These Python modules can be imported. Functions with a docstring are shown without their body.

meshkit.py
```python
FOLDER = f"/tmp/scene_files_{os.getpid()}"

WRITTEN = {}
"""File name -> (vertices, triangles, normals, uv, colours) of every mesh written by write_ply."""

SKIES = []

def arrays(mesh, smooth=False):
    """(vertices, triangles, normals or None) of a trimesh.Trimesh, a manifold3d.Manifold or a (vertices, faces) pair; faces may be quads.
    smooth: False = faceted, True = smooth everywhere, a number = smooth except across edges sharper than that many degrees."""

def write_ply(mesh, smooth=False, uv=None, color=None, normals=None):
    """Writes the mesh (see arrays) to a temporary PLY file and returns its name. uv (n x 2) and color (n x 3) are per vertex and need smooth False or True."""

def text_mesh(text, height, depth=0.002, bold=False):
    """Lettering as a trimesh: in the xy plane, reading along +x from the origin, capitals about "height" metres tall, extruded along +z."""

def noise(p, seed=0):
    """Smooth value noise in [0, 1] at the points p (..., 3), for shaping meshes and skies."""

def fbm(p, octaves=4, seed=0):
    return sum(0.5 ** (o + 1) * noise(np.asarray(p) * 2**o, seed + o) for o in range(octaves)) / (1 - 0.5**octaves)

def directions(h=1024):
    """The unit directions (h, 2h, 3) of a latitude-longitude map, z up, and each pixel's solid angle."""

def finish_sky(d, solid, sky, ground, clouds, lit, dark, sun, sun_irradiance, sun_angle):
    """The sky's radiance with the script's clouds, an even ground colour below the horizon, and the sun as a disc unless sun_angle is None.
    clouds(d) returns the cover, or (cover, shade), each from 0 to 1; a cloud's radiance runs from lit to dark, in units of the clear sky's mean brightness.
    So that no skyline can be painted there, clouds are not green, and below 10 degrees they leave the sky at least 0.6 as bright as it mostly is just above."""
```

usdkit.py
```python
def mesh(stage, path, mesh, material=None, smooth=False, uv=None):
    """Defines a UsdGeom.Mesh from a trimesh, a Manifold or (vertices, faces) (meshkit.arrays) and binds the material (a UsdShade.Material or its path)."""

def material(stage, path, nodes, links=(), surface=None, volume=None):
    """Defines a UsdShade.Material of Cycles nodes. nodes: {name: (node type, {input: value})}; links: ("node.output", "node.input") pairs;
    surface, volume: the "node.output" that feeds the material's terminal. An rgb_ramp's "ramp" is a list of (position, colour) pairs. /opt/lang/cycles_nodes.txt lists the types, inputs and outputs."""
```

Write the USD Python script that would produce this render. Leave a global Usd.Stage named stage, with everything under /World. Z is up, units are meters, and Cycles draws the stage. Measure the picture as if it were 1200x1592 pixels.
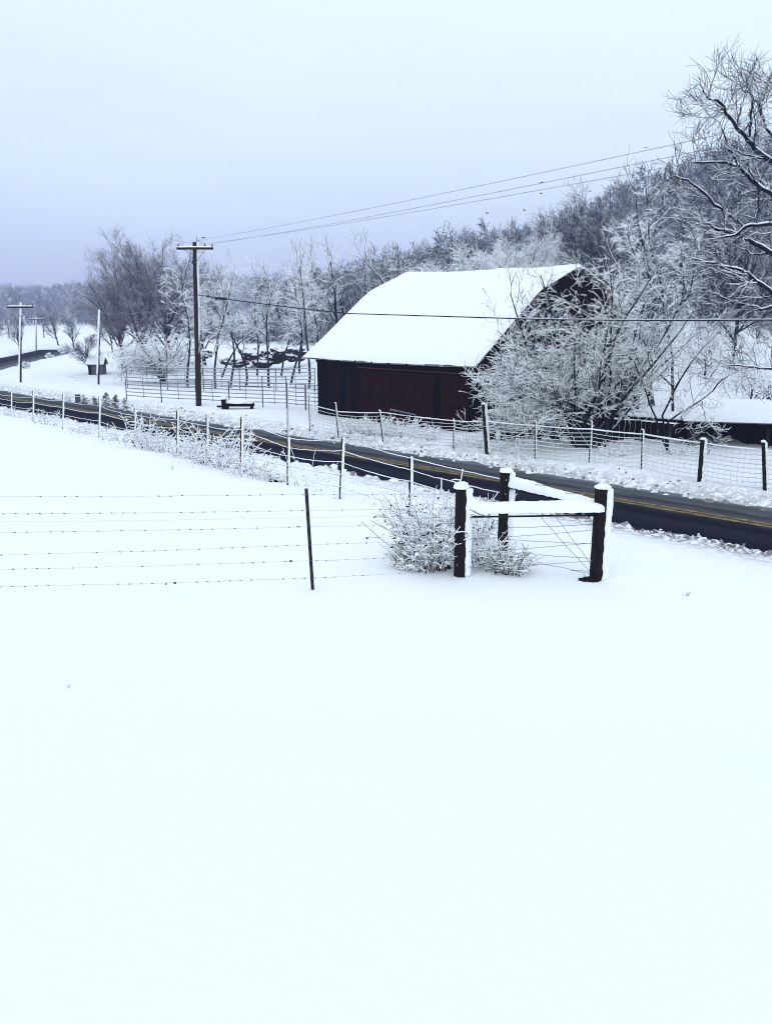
import math, random
import numpy as np, trimesh
from scipy.spatial import Delaunay, cKDTree
from scipy.interpolate import PchipInterpolator
from pxr import Usd, UsdGeom, UsdLux, UsdShade, Gf, Sdf, Vt
import usdkit, meshkit

stage = Usd.Stage.CreateInMemory()
UsdGeom.SetStageUpAxis(stage, UsdGeom.Tokens.z)
UsdGeom.SetStageMetersPerUnit(stage, 1.0)
UsdGeom.Xform.Define(stage, '/World')
UsdGeom.Scope.Define(stage, '/World/Looks')

# ------------------------------------------------------------------ camera, sky, sun
EYE = np.array([0.0, 0.0, 5.4])
FOC, PITCH = 1290.0, math.atan(306 / 1290.0)
cam = UsdGeom.Camera.Define(stage, '/World/camera')
cam.CreateHorizontalApertureAttr(24.0)
cam.CreateVerticalApertureAttr(24.0 * 1024 / 771)
cam.CreateFocalLengthAttr(24.0 * FOC / 1200)
cam.CreateClippingRangeAttr(Gf.Vec2f(0.05, 5000))
cam.AddTranslateOp().Set(Gf.Vec3d(*EYE))
cam.AddRotateXOp().Set(90 - math.degrees(PITCH))
cam.CreateExposureAttr(0.03)

SUN_EL, SUN_AZ = math.radians(42), math.radians(-150)
def sky():
    L = '/World/Looks/sky_look'
    m = usdkit.material(stage, L, {
        'sky': ('sky_texture', {'sky_type': 'single_scattering', 'sun_disc': False, 'sun_elevation': SUN_EL, 'sun_rotation': SUN_AZ, 'aerosol_density': 2.0}),
        'tc': ('texture_coordinate', {}),
        'sep': ('separate_xyz', {}),
        'mpp': ('mapping', {'scale': (1.0, 1.0, 3.5)}), 'nz': ('noise_texture', {'scale': 2.0, 'detail': 5.0, 'roughness': 0.55}),
        'nmap': ('map_range', {'from_min': 0.3, 'from_max': 0.7, 'to_min': -0.06, 'to_max': 0.06}),
        'xs': ('math', {'math_type': 'multiply', 'value2': 0.05}),
        'a1': ('math', {'math_type': 'add'}), 'a2': ('math', {'math_type': 'add'}),
        'rmp': ('rgb_ramp', {'ramp': [(0.0, (.60, .65, .79)), (0.03, (.66, .72, .85)), (0.07, (.77, .85, .95)), (0.124, (.82, .945, 1.02)), (.22, (.88, 1.025, 1.08)),
                                      (0.31, (.93, 1.08, 1.15)), (0.5, (.92, 1.05, 1.20)), (1.0, (.91, 1.035, 1.21))]}),
        'ten': ('mix_color', {'blend_type': 'multiply', 'fac': 1.0, 'b': (10.0, 10.0, 10.0), 'use_clamp': False}),
        'mixs': ('mix_color', {'blend_type': 'mix', 'fac': 0.97, 'use_clamp': False}),
        'bg': ('background_shader', {'strength': 0.1})},
        [('tc.generated', 'sep.vector'), ('tc.generated', 'mpp.vector'), ('mpp.vector', 'nz.vector'), ('nz.fac', 'nmap.value'),
         ('sep.x', 'xs.value1'), ('sep.z', 'a1.value1'), ('xs.value', 'a1.value2'), ('a1.value', 'a2.value1'), ('nmap.result', 'a2.value2'),
         ('a2.value', 'rmp.fac'), ('rmp.color', 'ten.a'), ('ten.result', 'mixs.b'), ('sky.color', 'mixs.a'), ('mixs.result', 'bg.color')], surface='bg.background')
    d = UsdLux.DomeLight.Define(stage, '/World/sky')
    d.CreateIntensityAttr(1.0)
    UsdShade.MaterialBindingAPI.Apply(d.GetPrim()).Bind(m)
    d.GetPrim().SetCustomDataByKey('kind', 'structure')
    d.GetPrim().SetCustomDataByKey('label', 'pale overcast winter sky, lavender towards the horizon')
    d.GetPrim().SetCustomDataByKey('category', 'sky')
sky()
sun = UsdLux.DistantLight.Define(stage, '/World/sun')
sun.CreateIntensityAttr(0.12); sun.CreateAngleAttr(25.0); sun.CreateNormalizeAttr(True)
sun.CreateColorAttr(Gf.Vec3f(1.0, 0.96, 0.92))
sun.AddRotateZOp().Set(-math.degrees(SUN_AZ)); sun.AddRotateXOp().Set(-(90 - math.degrees(SUN_EL)))

# ------------------------------------------------------------------ helpers
_F = np.array([0, math.cos(PITCH), -math.sin(PITCH)]); _U = np.array([0, math.sin(PITCH), math.cos(PITCH)])
def ray(u, v): return np.array([(u - 600) / FOC, 0, 0]) + _U * (796 - v) / FOC + _F
def P(u, v, y):
    r = ray(u, v); return EYE + r * (y / r[1])

_used = {}
def path(name, parent=None):
    base = '/World' if parent is None else str(parent.GetPath())
    k = (base, name); n = _used.get(k, 0); _used[k] = n + 1
    return f'{base}/{name}' if n == 0 else f'{base}/{name}_{n:03d}'
def tag(p, label=None, cat=None, group=None, kind=None):
    for k, v in (('label', label), ('category', cat), ('group', group), ('kind', kind)):
        if v: p.SetCustomDataByKey(k, v)
    return p
def thing(name, label, cat, loc=(0, 0, 0), rz=0.0, group=None, scale=None):
    x = UsdGeom.Xform.Define(stage, path(name))
    x.AddTranslateOp().Set(Gf.Vec3d(*map(float, loc)))
    x.AddRotateZOp().Set(float(rz))
    x.AddScaleOp().Set(Gf.Vec3f(*(scale or (1, 1, 1))))
    p = tag(x.GetPrim(), label, cat, group); ORIG[str(p.GetPath())] = np.array(loc, float)
    return p
ORIG = {}
def move(p, loc, rz=0.0, scale=(1, 1, 1)):
    ops = UsdGeom.Xformable(p).GetOrderedXformOps()
    ops[0].Set(Gf.Vec3d(*map(float, loc))); ops[1].Set(float(rz)); ops[2].Set(Gf.Vec3f(*map(float, scale)))
def dup(src, label, loc, rz=0.0, scale=(1, 1, 1), group=None):
    name = src.GetName()
    import re
    name = re.sub(r'_\d{3}$', '', name)
    x = UsdGeom.Xform.Define(stage, path(name)); p = x.GetPrim()
    p.GetReferences().AddInternalReference(src.GetPath()); p.SetInstanceable(True)
    move(p, loc, rz, scale)
    tag(p, label, src.GetCustomDataByKey('category'), group or src.GetCustomDataByKey('group'))
    return p

_cc, _qq = {}, {}
def _circle(n):
    if n not in _cc:
        a = np.arange(n) * 2 * math.pi / n; _cc[n] = (np.cos(a)[None, :, None], np.sin(a)[None, :, None])
    return _cc[n]
def _quads(m, n):
    if (m, n) not in _qq:
        i = np.arange(m - 1)[:, None] * n; j = np.arange(n)[None]; k = (j + 1) % n
        A, B, C, D = i + j, i + k, i + n + k, i + n + j
        _qq[m, n] = np.concatenate([np.stack([A, B, C], -1).reshape(-1, 3), np.stack([A, C, D], -1).reshape(-1, 3)])
    return _qq[m, n]
class MB:
    def __init__(s): s.v = []; s.f = []; s.n = 0
    def add(s, v, f):
        v = np.asarray(v, float); s.v.append(v); s.f.append(np.asarray(f, int) + s.n); s.n += len(v); return s
    def tm(s, m): return s.add(m.vertices, m.faces)
    def tube(s, pts, rad, n=6, caps=False):
        pts = np.asarray(pts, float); m = len(pts)
        rad = np.broadcast_to(np.asarray(rad, float), (m,))
        t = np.empty((m, 3)); t[1:-1] = pts[2:] - pts[:-2]; t[0] = pts[1] - pts[0]; t[-1] = pts[-1] - pts[-2]
        t /= np.sqrt((t * t).sum(1))[:, None] + 1e-12
        k = int(np.argmin(np.abs(pts[-1] - pts[0]))); i1, i2 = (k + 1) % 3, (k + 2) % 3
        u = np.zeros((m, 3)); u[:, i1] = t[:, i2]; u[:, i2] = -t[:, i1]; u /= np.sqrt((u * u).sum(1))[:, None] + 1e-12
        w = np.empty((m, 3)); w[:, 0] = t[:, 1] * u[:, 2] - t[:, 2] * u[:, 1]; w[:, 1] = t[:, 2] * u[:, 0] - t[:, 0] * u[:, 2]; w[:, 2] = t[:, 0] * u[:, 1] - t[:, 1] * u[:, 0]
        ca, sa_ = _circle(n)
        ring = pts[:, None] + rad[:, None, None] * (ca * u[:, None] + sa_ * w[:, None])
        f = _quads(m, n)
        v = ring.reshape(-1, 3)
        if caps:
            v = np.vstack([v, pts[:1], pts[-1:]]); e = (m - 1) * n; jj = np.arange(n); kk = (jj + 1) % n
            f = np.vstack([f, np.stack([kk, jj, np.full(n, m * n)], -1), np.stack([e + jj, e + kk, np.full(n, m * n + 1)], -1)])
        return s.add(v, f)
    def box(s, c, size, R=None):
        m = trimesh.creation.box(size)
        v = m.vertices if R is None else m.vertices @ np.asarray(R).T
        return s.add(v + np.asarray(c), m.faces)
    def get(s): return np.vstack(s.v), np.vstack(s.f)
def part(name, mb, mat, parent=None, smooth=False, label=None, kind=None):
    if isinstance(mb, MB):
        if not mb.v: return None
        mb = mb.get()
    top = None if parent is None else '/'.join(str(parent.GetPath()).split('/')[:3])
    if top in ORIG:
        v, f, _ = meshkit.arrays(mb); mb = (v - ORIG[top], f)
    p = usdkit.mesh(stage, path(name, parent), mb, mat, smooth=smooth).GetPrim()
    return tag(p, label, None, None, kind)
def frame(ax, up=(0, 0, 1)):
    x = np.asarray(ax, float); x = x / np.linalg.norm(x); y = np.cross(up, x); y /= np.linalg.norm(y); return np.stack([x, y, np.cross(x, y)], 1)
def bar(a, b, w, h):
    """a squared bar from a to b as (v, f)"""
    a, b = np.asarray(a, float), np.asarray(b, float); d = b - a; L = np.linalg.norm(d)
    up = (0, 0, 1) if abs(d[2]) < .9 * L else (0, 1, 0)
    m = MB().box((a + b) / 2, (L, w, h), frame(d, up)); return m.get()
def nz(p, s=1.0, seed=0, o=3): return meshkit.fbm(np.asarray(p, float) * s, o, seed)
def blob(c, r, seed, sub=2, amp=.25):
    m = trimesh.creation.icosphere(subdivisions=sub); v = m.vertices * (1 + amp * 2 * (nz(m.vertices * 1.3 + seed * 7.1, 1.2, seed)[:, None] - .5))
    return v * np.asarray(r) + np.asarray(c), m.faces

# ------------------------------------------------------------------ materials
LK = '/World/Looks/'
def simple(name, col, rough=.7, spec=.3, var=0.0, scale=6.0, bump=0.0, bscale=40.0, stretch=(1, 1, 1), metal=0.0):
    n = {'tc': ('texture_coordinate', {}), 'mp': ('mapping', {'scale': stretch}), 'nz': ('noise_texture', {'scale': scale, 'detail': 5.0, 'roughness': .6}),
         'rp': ('rgb_ramp', {'ramp': [(.3, tuple(c * (1 - var) for c in col)), (.7, tuple(min(1, c * (1 + var)) for c in col))]}),
         'bn': ('noise_texture', {'scale': bscale, 'detail': 4.0}), 'bp': ('bump', {'strength': min(1, bump), 'distance': .02}),
         'p': ('principled_bsdf', {'roughness': rough, 'specular_ior_level': spec, 'metallic': metal})}
    l = [('tc.object', 'mp.vector'), ('mp.vector', 'nz.vector'), ('mp.vector', 'bn.vector'), ('nz.fac', 'rp.fac'), ('rp.color', 'p.base_color')]
    if bump: l += [('bn.fac', 'bp.height'), ('bp.normal', 'p.normal')]
    return usdkit.material(stage, LK + name, n, l, surface='p.BSDF')
SNOWC = (.89, .91, .92)
def snowtop(name, col, lo, hi, nscale=8.0, namp=.5, var=.3, scale=6.0, rough=.85, stretch=(1, 1, 1)):
    """a thing's own colour with snow lying where it faces up, broken by noise"""
    n = {'g': ('geometry', {}), 'sx': ('separate_xyz', {}), 'tc': ('texture_coordinate', {}), 'mp': ('mapping', {'scale': stretch}), 'nz': ('noise_texture', {'scale': nscale, 'detail': 3.0}),
         'nm': ('map_range', {'from_min': .3, 'from_max': .7, 'to_min': -namp, 'to_max': namp}), 'ad': ('math', {'math_type': 'add'}),
         'mr': ('map_range', {'range_type': 'smoothstep', 'from_min': lo, 'from_max': hi, 'to_min': 0.0, 'to_max': 1.0}),
         'n2': ('noise_texture', {'scale': scale, 'detail': 5.0}),
         'rp': ('rgb_ramp', {'ramp': [(.3, tuple(c * (1 - var) for c in col)), (.7, tuple(c * (1 + var) for c in col))]}),
         'mx': ('mix_color', {'b': SNOWC}), 'p': ('principled_bsdf', {'roughness': rough, 'specular_ior_level': .15})}
    l = [('g.normal', 'sx.vector'), ('g.position', 'nz.vector'), ('tc.object', 'mp.vector'), ('mp.vector', 'n2.vector'), ('nz.fac', 'nm.value'), ('nm.result', 'ad.value1'), ('sx.z', 'ad.value2'),
         ('ad.value', 'mr.value'), ('mr.result', 'mx.fac'), ('n2.fac', 'rp.fac'), ('rp.color', 'mx.a'), ('mx.result', 'p.base_color')]
    return usdkit.material(stage, LK + name, n, l, surface='p.BSDF')
M = {}
M['snow'] = simple('snow', SNOWC, .8, .1, .02, 5, .25, 60)
M['bark'] = snowtop('bark', (.022, .020, .032), .4, .9, 5, .3)
M['bark_dark'] = snowtop('bark_dark', (.009, .009, .020), .45, .95, 4, .25)
M['twig'] = snowtop('twig', (.017, .018, .038), .3, .8, 3, .55)
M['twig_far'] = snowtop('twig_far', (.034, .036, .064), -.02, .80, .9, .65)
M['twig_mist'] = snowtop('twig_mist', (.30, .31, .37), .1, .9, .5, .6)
M['post_wood'] = simple('post_wood', (.012, .010, .011), .85, .15, .5, 9, .6, 60, (3, 3, .4))
M['pole_wood'] = snowtop('pole_wood', (.024, .016, .014), .8, 1.0, 3, .3, .4, 8, .85, (3, 3, .3))
M['steel_post'] = simple('steel_post', (.014, .012, .016), .6, .3, .4, 20, .2, 80)
M['galv'] = simple('galv', (.12, .13, .17), .6, .3, .3, 12)
M['wire'] = simple('wire', (.10, .10, .13), .6, .3, .3, 12)
M['frost_wire'] = simple('frost_wire', (.40, .42, .47), .7, .2, .35, 9)
M['cable'] = simple('cable', (.020, .020, .028), .7, .2, .2, 3)
M['line_wire'] = simple('line_wire', (.22, .23, .28), .6, .3, .1, 3)
M['board'] = simple('board', (.0095, .0028, .0018), .95, .0, .6, 3.0, .4, 40, (4, 4, .35))
M['board_dark'] = simple('board_dark', (.004, .0025, .002), .95, .0, .5, 3.0, .4, 40, (4, 4, .35))
M['door_red'] = simple('door_red', (.0170, .0040, .0018), .95, .0, .5, 2.5, .3, 40, (4, 4, .3))
M['roof_metal'] = simple('roof_metal', (.09, .09, .10), .5, .4, .3, 4)
M['needle'] = snowtop('needle', (.010, .014, .015), .65, 1.1, 2.0, .4)
M['rock'] = snowtop('rock', (.016, .013, .016), .22, .5, 2.5, .45, .6, 2.0)
M['tuft'] = simple('tuft', (.014, .010, .012), .9, .1, .5, 8)
M['weed'] = snowtop('weed', (.036, .026, .028), .3, .9, 14, .5)
M['grass'] = snowtop('grass', (.16, .12, .11), .1, .8, 9, .6)
M['yellow'] = simple('yellow', (.20, .145, .07), .85, .05, .75, 4)
M['bird'] = simple('bird', (.008, .008, .012), .6, .2)
M['rust'] = simple('rust', (.10, .028, .016), .85, .15, .4, 7)
M['block'] = snowtop('block', (.09, .09, .12), .6, .95, 4, .3)
M['twig_tan'] = snowtop('twig_tan', (.15, .135, .17), .2, .9, 3, .5)

# ------------------------------------------------------------------ terrain
NX, NY, C0 = .699, .715, 19.1
ROADW = 5.0
def S(x, y): return NX * x + NY * y - C0
_prof = PchipInterpolator([-90, -40, -20, -15.8, -12.9, -9.6, -8.1, -6.4, -4.7, -2.2, -.8, 0, 20], [4.6, 3.6, 2.50, 2.27, 2.09, 1.88, 1.76, 1.42, 1.06, .50, .16, 0, 0])
_crest = PchipInterpolator([-160, -70, -45, -30, -15, -5, 6, 20, 32, 42, 57, 74, 120, 200], [0, 0, 0, .6, 2.6, 5.6, 9.6, 12.2, 14.8, 19.5, 25.5, 31.5, 40, 46])
def sm(t): t = np.clip(t, 0, 1); return t * t * (3 - 2 * t)
# road centre line: straight, then a bend out of the frame and a far stretch that comes back into it
d_ = np.array([-NY, NX]); q0 = np.array([NX, NY]) * (C0 + ROADW / 2)
CL = [q0 + d_ * t for t in (-70, -30, -10, 5, 20, 35, 48)] + [np.array(p) for p in [(-35.5, 66.5), (-40.0, 76.0), (-43.5, 90.0), (-46.5, 106.0), (-50.5, 131.0)]]
CL = np.array(CL)
_tt = np.r_[0, np.cumsum(np.linalg.norm(np.diff(CL, axis=0), axis=1))]
_cx, _cy = PchipInterpolator(_tt, CL[:, 0]), PchipInterpolator(_tt, CL[:, 1])
RT = np.arange(0, _tt[-1], 1.0); RC = np.stack([_cx(RT), _cy(RT)], 1)
_rk = cKDTree(np.stack([_cx(np.arange(0, _tt[-1], .2)), _cy(np.arange(0, _tt[-1], .2))], 1))
def base(x, y):
    x, y = np.asarray(x, float), np.asarray(y, float); s = S(x, y)
    z = _prof(np.clip(s, -90, 20)) * (1 - sm((y - 44) / 25) * sm((-x - 18) / 12))
    z = z + 2.0 * sm((8.0 - y) / 11) * sm((4 - s) / 8)
    z = z + .14 * sm((s - 5.2) / 1.2) * (1 - .6 * sm((s - 9) / 5)) * (1 - sm((y - 60) / 10))          # raised verge beyond the road
    # wooded hill to the right
    hill = _crest(np.clip(x, -160, 200)) * sm((y - 42) / 30) * np.clip((y - 46) / 112, .0, 1) * (1 - .55 * sm((y - 165) / 90)) * sm((s - 14) / 16)
    hill = hill * (1 - sm((-4 - x) / 6) * (1 - sm((y - 92) / 45)))
    z = z + hill
    # the pasture climbs gently on the left, then far wooded ridges
    z = z + 3.4 * sm((y - 110) / 130) * sm((10 - x) / 30)
    z = z + 9 * sm((y - 255) / 90) * (.30 + .70 * sm((x + 150) / 75)) * (1 - .6 * sm((x - 20) / 120))
    z = z + 7 * sm((y - 420) / 140) * (.7 + .6 * nz(np.stack([x * .012, y * 0, x * 0], -1), 1, 4, 2))
    return z
def edge(x, y): return _rk.query(np.stack([x, y], -1))[0] - ROADW / 2
def ground(x, y, fine=True):
    x, y = np.asarray(x, float), np.asarray(y, float)
    z = base(x, y)
    p = np.stack([x, y, 0 * x], -1)
    e = edge(x, y) - .9 * sm((y - 70) / 20) + .75 * (nz(p, .9, 3) - .5) + .35 * (nz(p, 3.5, 5) - .5)
    th = -.07 + .17 * sm(e / .35)
    near = np.exp(-((e - .9) / .95) ** 2) + .5 * np.exp(-((e - 2.2) / 1.0) ** 2) * (S(x, y) < 2)
    th = th + near * (.34 * (nz(p, 2.0, 8) - .40) + .34 * (nz(p, 5.5, 9) - .5)) * (e > 0)
    z = z + th + (.14 * (nz(p, .22, 11) - .5) + .05 * (nz(p, .7, 12) - .5) + .012 * (nz(p, 2.4, 13) - .5)) * sm(e / 2)
    return z
def H(x, y): return float(ground(np.array([float(x)]), np.array([float(y)]))[0])
def hit(u, v, lo=4.0, hi=260.0):
    r = ray(u, v); ys = np.geomspace(lo, hi, 900); pts = EYE + r[None] * (ys / r[1])[:, None]
    below = pts[:, 2] < ground(pts[:, 0], pts[:, 1]); i = int(np.argmax(below)) if below.any() else len(ys) - 1
    return np.array([pts[i, 0], pts[i, 1], H(pts[i, 0], pts[i, 1])])

def build_ground():
    rng = np.random.default_rng(1)
    def grid(x0, x1, y0, y1, d):
        gx, gy = np.meshgrid(np.arange(x0, x1, d), np.arange(y0, y1, d)); p = np.stack([gx.ravel(), gy.ravel()], 1)
        return p + rng.uniform(-.3, .3, p.shape) * d
    def fan(p, m): return (p[:, 1] > -3) & (np.abs(p[:, 0]) < .52 * np.maximum(p[:, 1], 0) + m)
    def strip(p): e = edge(p[:, 0], p[:, 1]); return (e > -.7) & (e < 2.4)
    c = grid(-620, 620, -70, 900, 11); m = grid(-130, 150, -30, 230, 3.0); f = grid(-60, 60, -8, 80, .9); n = grid(-26, 26, -3, 46, .28); st = grid(-30, 16, 14, 64, .10)
    st = st[strip(st) & fan(st, 2)]
    n = n[fan(n, 3) & ~(strip(n) & fan(n, 2))]
    f = f[~((f[:, 1] < 46) & (f[:, 1] > -3) & (np.abs(f[:, 0]) < 26) & fan(f, 3)) & ~(strip(f) & fan(f, 2))]
    m = m[~((np.abs(m[:, 0]) < 60) & (m[:, 1] > -8) & (m[:, 1] < 80))]
    c = c[~((c[:, 0] > -130) & (c[:, 0] < 150) & (c[:, 1] > -30) & (c[:, 1] < 230))]
    # the road's bed beyond the fine strip gets rows of its own
    t = np.arange(0, _tt[-1], .8); cx, cy = _cx(t), _cy(t); tx, ty = np.gradient(cx), np.gradient(cy); l = np.hypot(tx, ty)
    rows = np.vstack([np.stack([cx - ty / l * o, cy + tx / l * o], 1) for o in (-4.2, -3.1, -2.8, -2.5, -2.2, 2.2, 2.5, 2.8, 3.1, 4.2)])
    rows = rows[~fan(rows, 2) | (rows[:, 1] > 60)]
    p = np.vstack([c, m, f, n, st, rows])
    tri = Delaunay(p).simplices
    z = ground(p[:, 0], p[:, 1]); v = np.c_[p, z]
    a, b, cc = v[tri[:, 0]], v[tri[:, 1]], v[tri[:, 2]]
    flip = np.cross(b - a, cc - a)[:, 2] < 0; tri[flip] = tri[flip][:, ::-1]
    e = edge(p[:, 0], p[:, 1])
    dirt = np.clip(np.exp(-(np.maximum(e, 0) / np.where(S(p[:, 0], p[:, 1]) < 2, 2.7, 1.3)) ** 2), 0, 1) * (e > -.8) * np.where(S(p[:, 0], p[:, 1]) < 2, .35 + .5 * sm((p[:, 0] + 2) / 8), .55) + .35 * np.exp(-((e - 2) / 2.0) ** 2) * (S(p[:, 0], p[:, 1]) < 0) * sm((p[:, 0] + 3) / 8)
    mt = usdkit.material(stage, LK + 'ground_snow', {
        'at': ('uvmap', {'attribute': 'st'}), 'ax': ('separate_xyz', {}), 'g': ('geometry', {}), 'n1': ('noise_texture', {'scale': 5.0, 'detail': 6.0, 'roughness': .7}),
        'mr': ('map_range', {'range_type': 'smoothstep', 'from_min': .40, 'from_max': .56}), 'mu': ('math', {'math_type': 'multiply'}), 'mk': ('math', {'math_type': 'multiply', 'value2': 1.0}),
        'mx': ('mix_color', {'a': SNOWC, 'b': (.15, .12, .13)}), 'bn': ('noise_texture', {'scale': 14.0, 'detail': 6.0}), 'bp': ('bump', {'strength': .25, 'distance': .03}),
        'p': ('principled_bsdf', {'roughness': .8, 'specular_ior_level': .1})},
        [('g.position', 'n1.vector'), ('g.position', 'bn.vector'), ('n1.fac', 'mr.value'), ('mr.result', 'mu.value1'), ('at.UV', 'ax.vector'), ('ax.x', 'mu.value2'), ('mu.value', 'mk.value1'), ('mk.value', 'mx.fac'), ('mx.result', 'p.base_color'),
         ('bn.fac', 'bp.height'), ('bp.normal', 'p.normal')], surface='p.BSDF')
    g = usdkit.mesh(stage, '/World/snowy_ground', (v, tri), mt, smooth=True, uv=np.c_[dirt, dirt])
    tag(g.GetPrim(), 'smooth white snow covering the sloping yard, verges and pasture', 'snow', None, 'structure')
build_ground()

def ribbon(o0, o1, dz, step=1.0, t0=0, t1=None):
    t = np.arange(t0, t1 or _tt[-1], step); cx, cy = _cx(t), _cy(t); tx, ty = np.gradient(cx), np.gradient(cy); l = np.hypot(tx, ty)
    # offset 0 at the near edge, growing across
    os = np.linspace(o0, o1, 9 if o1 - o0 > 1 else 2); rows = []
    for o in os:
        k = o - ROADW / 2; x, y = cx + ty / l * k, cy - tx / l * k; rows.append(np.stack([x, y, base(cx, cy) * 0 + base(cx, cy) + dz], 1))
    v = np.stack(rows, 1); m, n = v.shape[:2]; i = np.arange(m - 1)[:, None] * n + np.arange(n - 1)[None]; i = i.ravel()
    f = np.concatenate([np.stack([i, i + n, i + 1], 1), np.stack([i + 1, i + n, i + n + 1], 1)])
    uv = np.stack([np.broadcast_to(os[None] / ROADW, (m, n)).ravel(), np.broadcast_to(t[:, None], (m, n)).ravel()], 1)
    vv = v.reshape(-1, 3); nn = np.cross(vv[f[:, 1]] - vv[f[:, 0]], vv[f[:, 2]] - vv[f[:, 0]])[:, 2]
    if nn.mean() < 0: f = f[:, ::-1]
    return (vv, f), uv
asph = usdkit.material(stage, LK + 'asphalt', {
    'uv': ('uvmap', {'attribute': 'st'}), 'sx': ('separate_xyz', {}), 'ml': ('math', {'math_type': 'multiply', 'value2': .09}), 'cb': ('combine_xyz', {}),
    'nz': ('noise_texture', {'scale': 7.0, 'detail': 5.0, 'roughness': .65}), 'nm': ('map_range', {'from_min': .3, 'from_max': .7, 'to_min': -.05, 'to_max': .05}), 'ad': ('math', {'math_type': 'add'}),
    'rp': ('rgb_ramp', {'ramp': [(0, (.030, .032, .045)), (.07, (.020, .021, .034)), (.16, (.011, .012, .021)), (.24, (.018, .019, .030)), (.36, (.022, .023, .034)), (.46, (.011, .012, .021)), (.55, (.020, .021, .032)), (.60, (.055, .055, .055)), (.645, (.050, .050, .048)),
                                 (.70, (.085, .088, .092)), (.78, (.040, .043, .055)), (.86, (.10, .104, .11)), (.94, (.075, .08, .09)), (1.0, (.16, .17, .19))]}),
    'g': ('geometry', {}), 'n2': ('noise_texture', {'scale': 22.0, 'detail': 6.0, 'roughness': .75}), 'r2': ('map_range', {'from_min': .35, 'from_max': .65, 'to_min': .62, 'to_max': 1.35}),
    'mu': ('mix_color', {'blend_type': 'multiply', 'fac': 1.0, 'use_clamp': False}), 'cc': ('combine_xyz', {}),
    'rr': ('map_range', {'from_min': .5, 'from_max': .75, 'to_min': .55, 'to_max': .9}), 'bp': ('bump', {'strength': .35, 'distance': .01}),
    'p': ('principled_bsdf', {'specular_ior_level': 0.0})},
    [('uv.UV', 'sx.vector'), ('sx.y', 'ml.value1'), ('sx.x', 'cb.x'), ('ml.value', 'cb.y'), ('cb.vector', 'nz.vector'), ('nz.fac', 'nm.value'), ('nm.result', 'ad.value1'), ('sx.x', 'ad.value2'), ('ad.value', 'rp.fac'),
     ('g.position', 'n2.vector'), ('n2.fac', 'r2.value'), ('r2.result', 'cc.x'), ('r2.result', 'cc.y'), ('r2.result', 'cc.z'), ('rp.color', 'mu.a'), ('cc.vector', 'mu.b'), ('mu.result', 'p.base_color'),
     ('sx.x', 'rr.value'), ('rr.result', 'p.roughness'), ('n2.fac', 'bp.height'), ('bp.normal', 'p.normal')], surface='p.BSDF')
rb, uv = ribbon(0 - .5, ROADW + .5, 0.0)
road = usdkit.mesh(stage, '/World/road', rb, asph, smooth=True, uv=uv).GetPrim()
tag(road, 'wet dark asphalt road crossing below the yard, slushy on its far lane', 'road', None, 'structure')
for o in (2.93, 3.22):
    rb, uv = ribbon(o, o + .17, .004, 1.0, 0, 128); usdkit.mesh(stage, path('centre_line', road), rb, M['yellow'], smooth=True)

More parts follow.
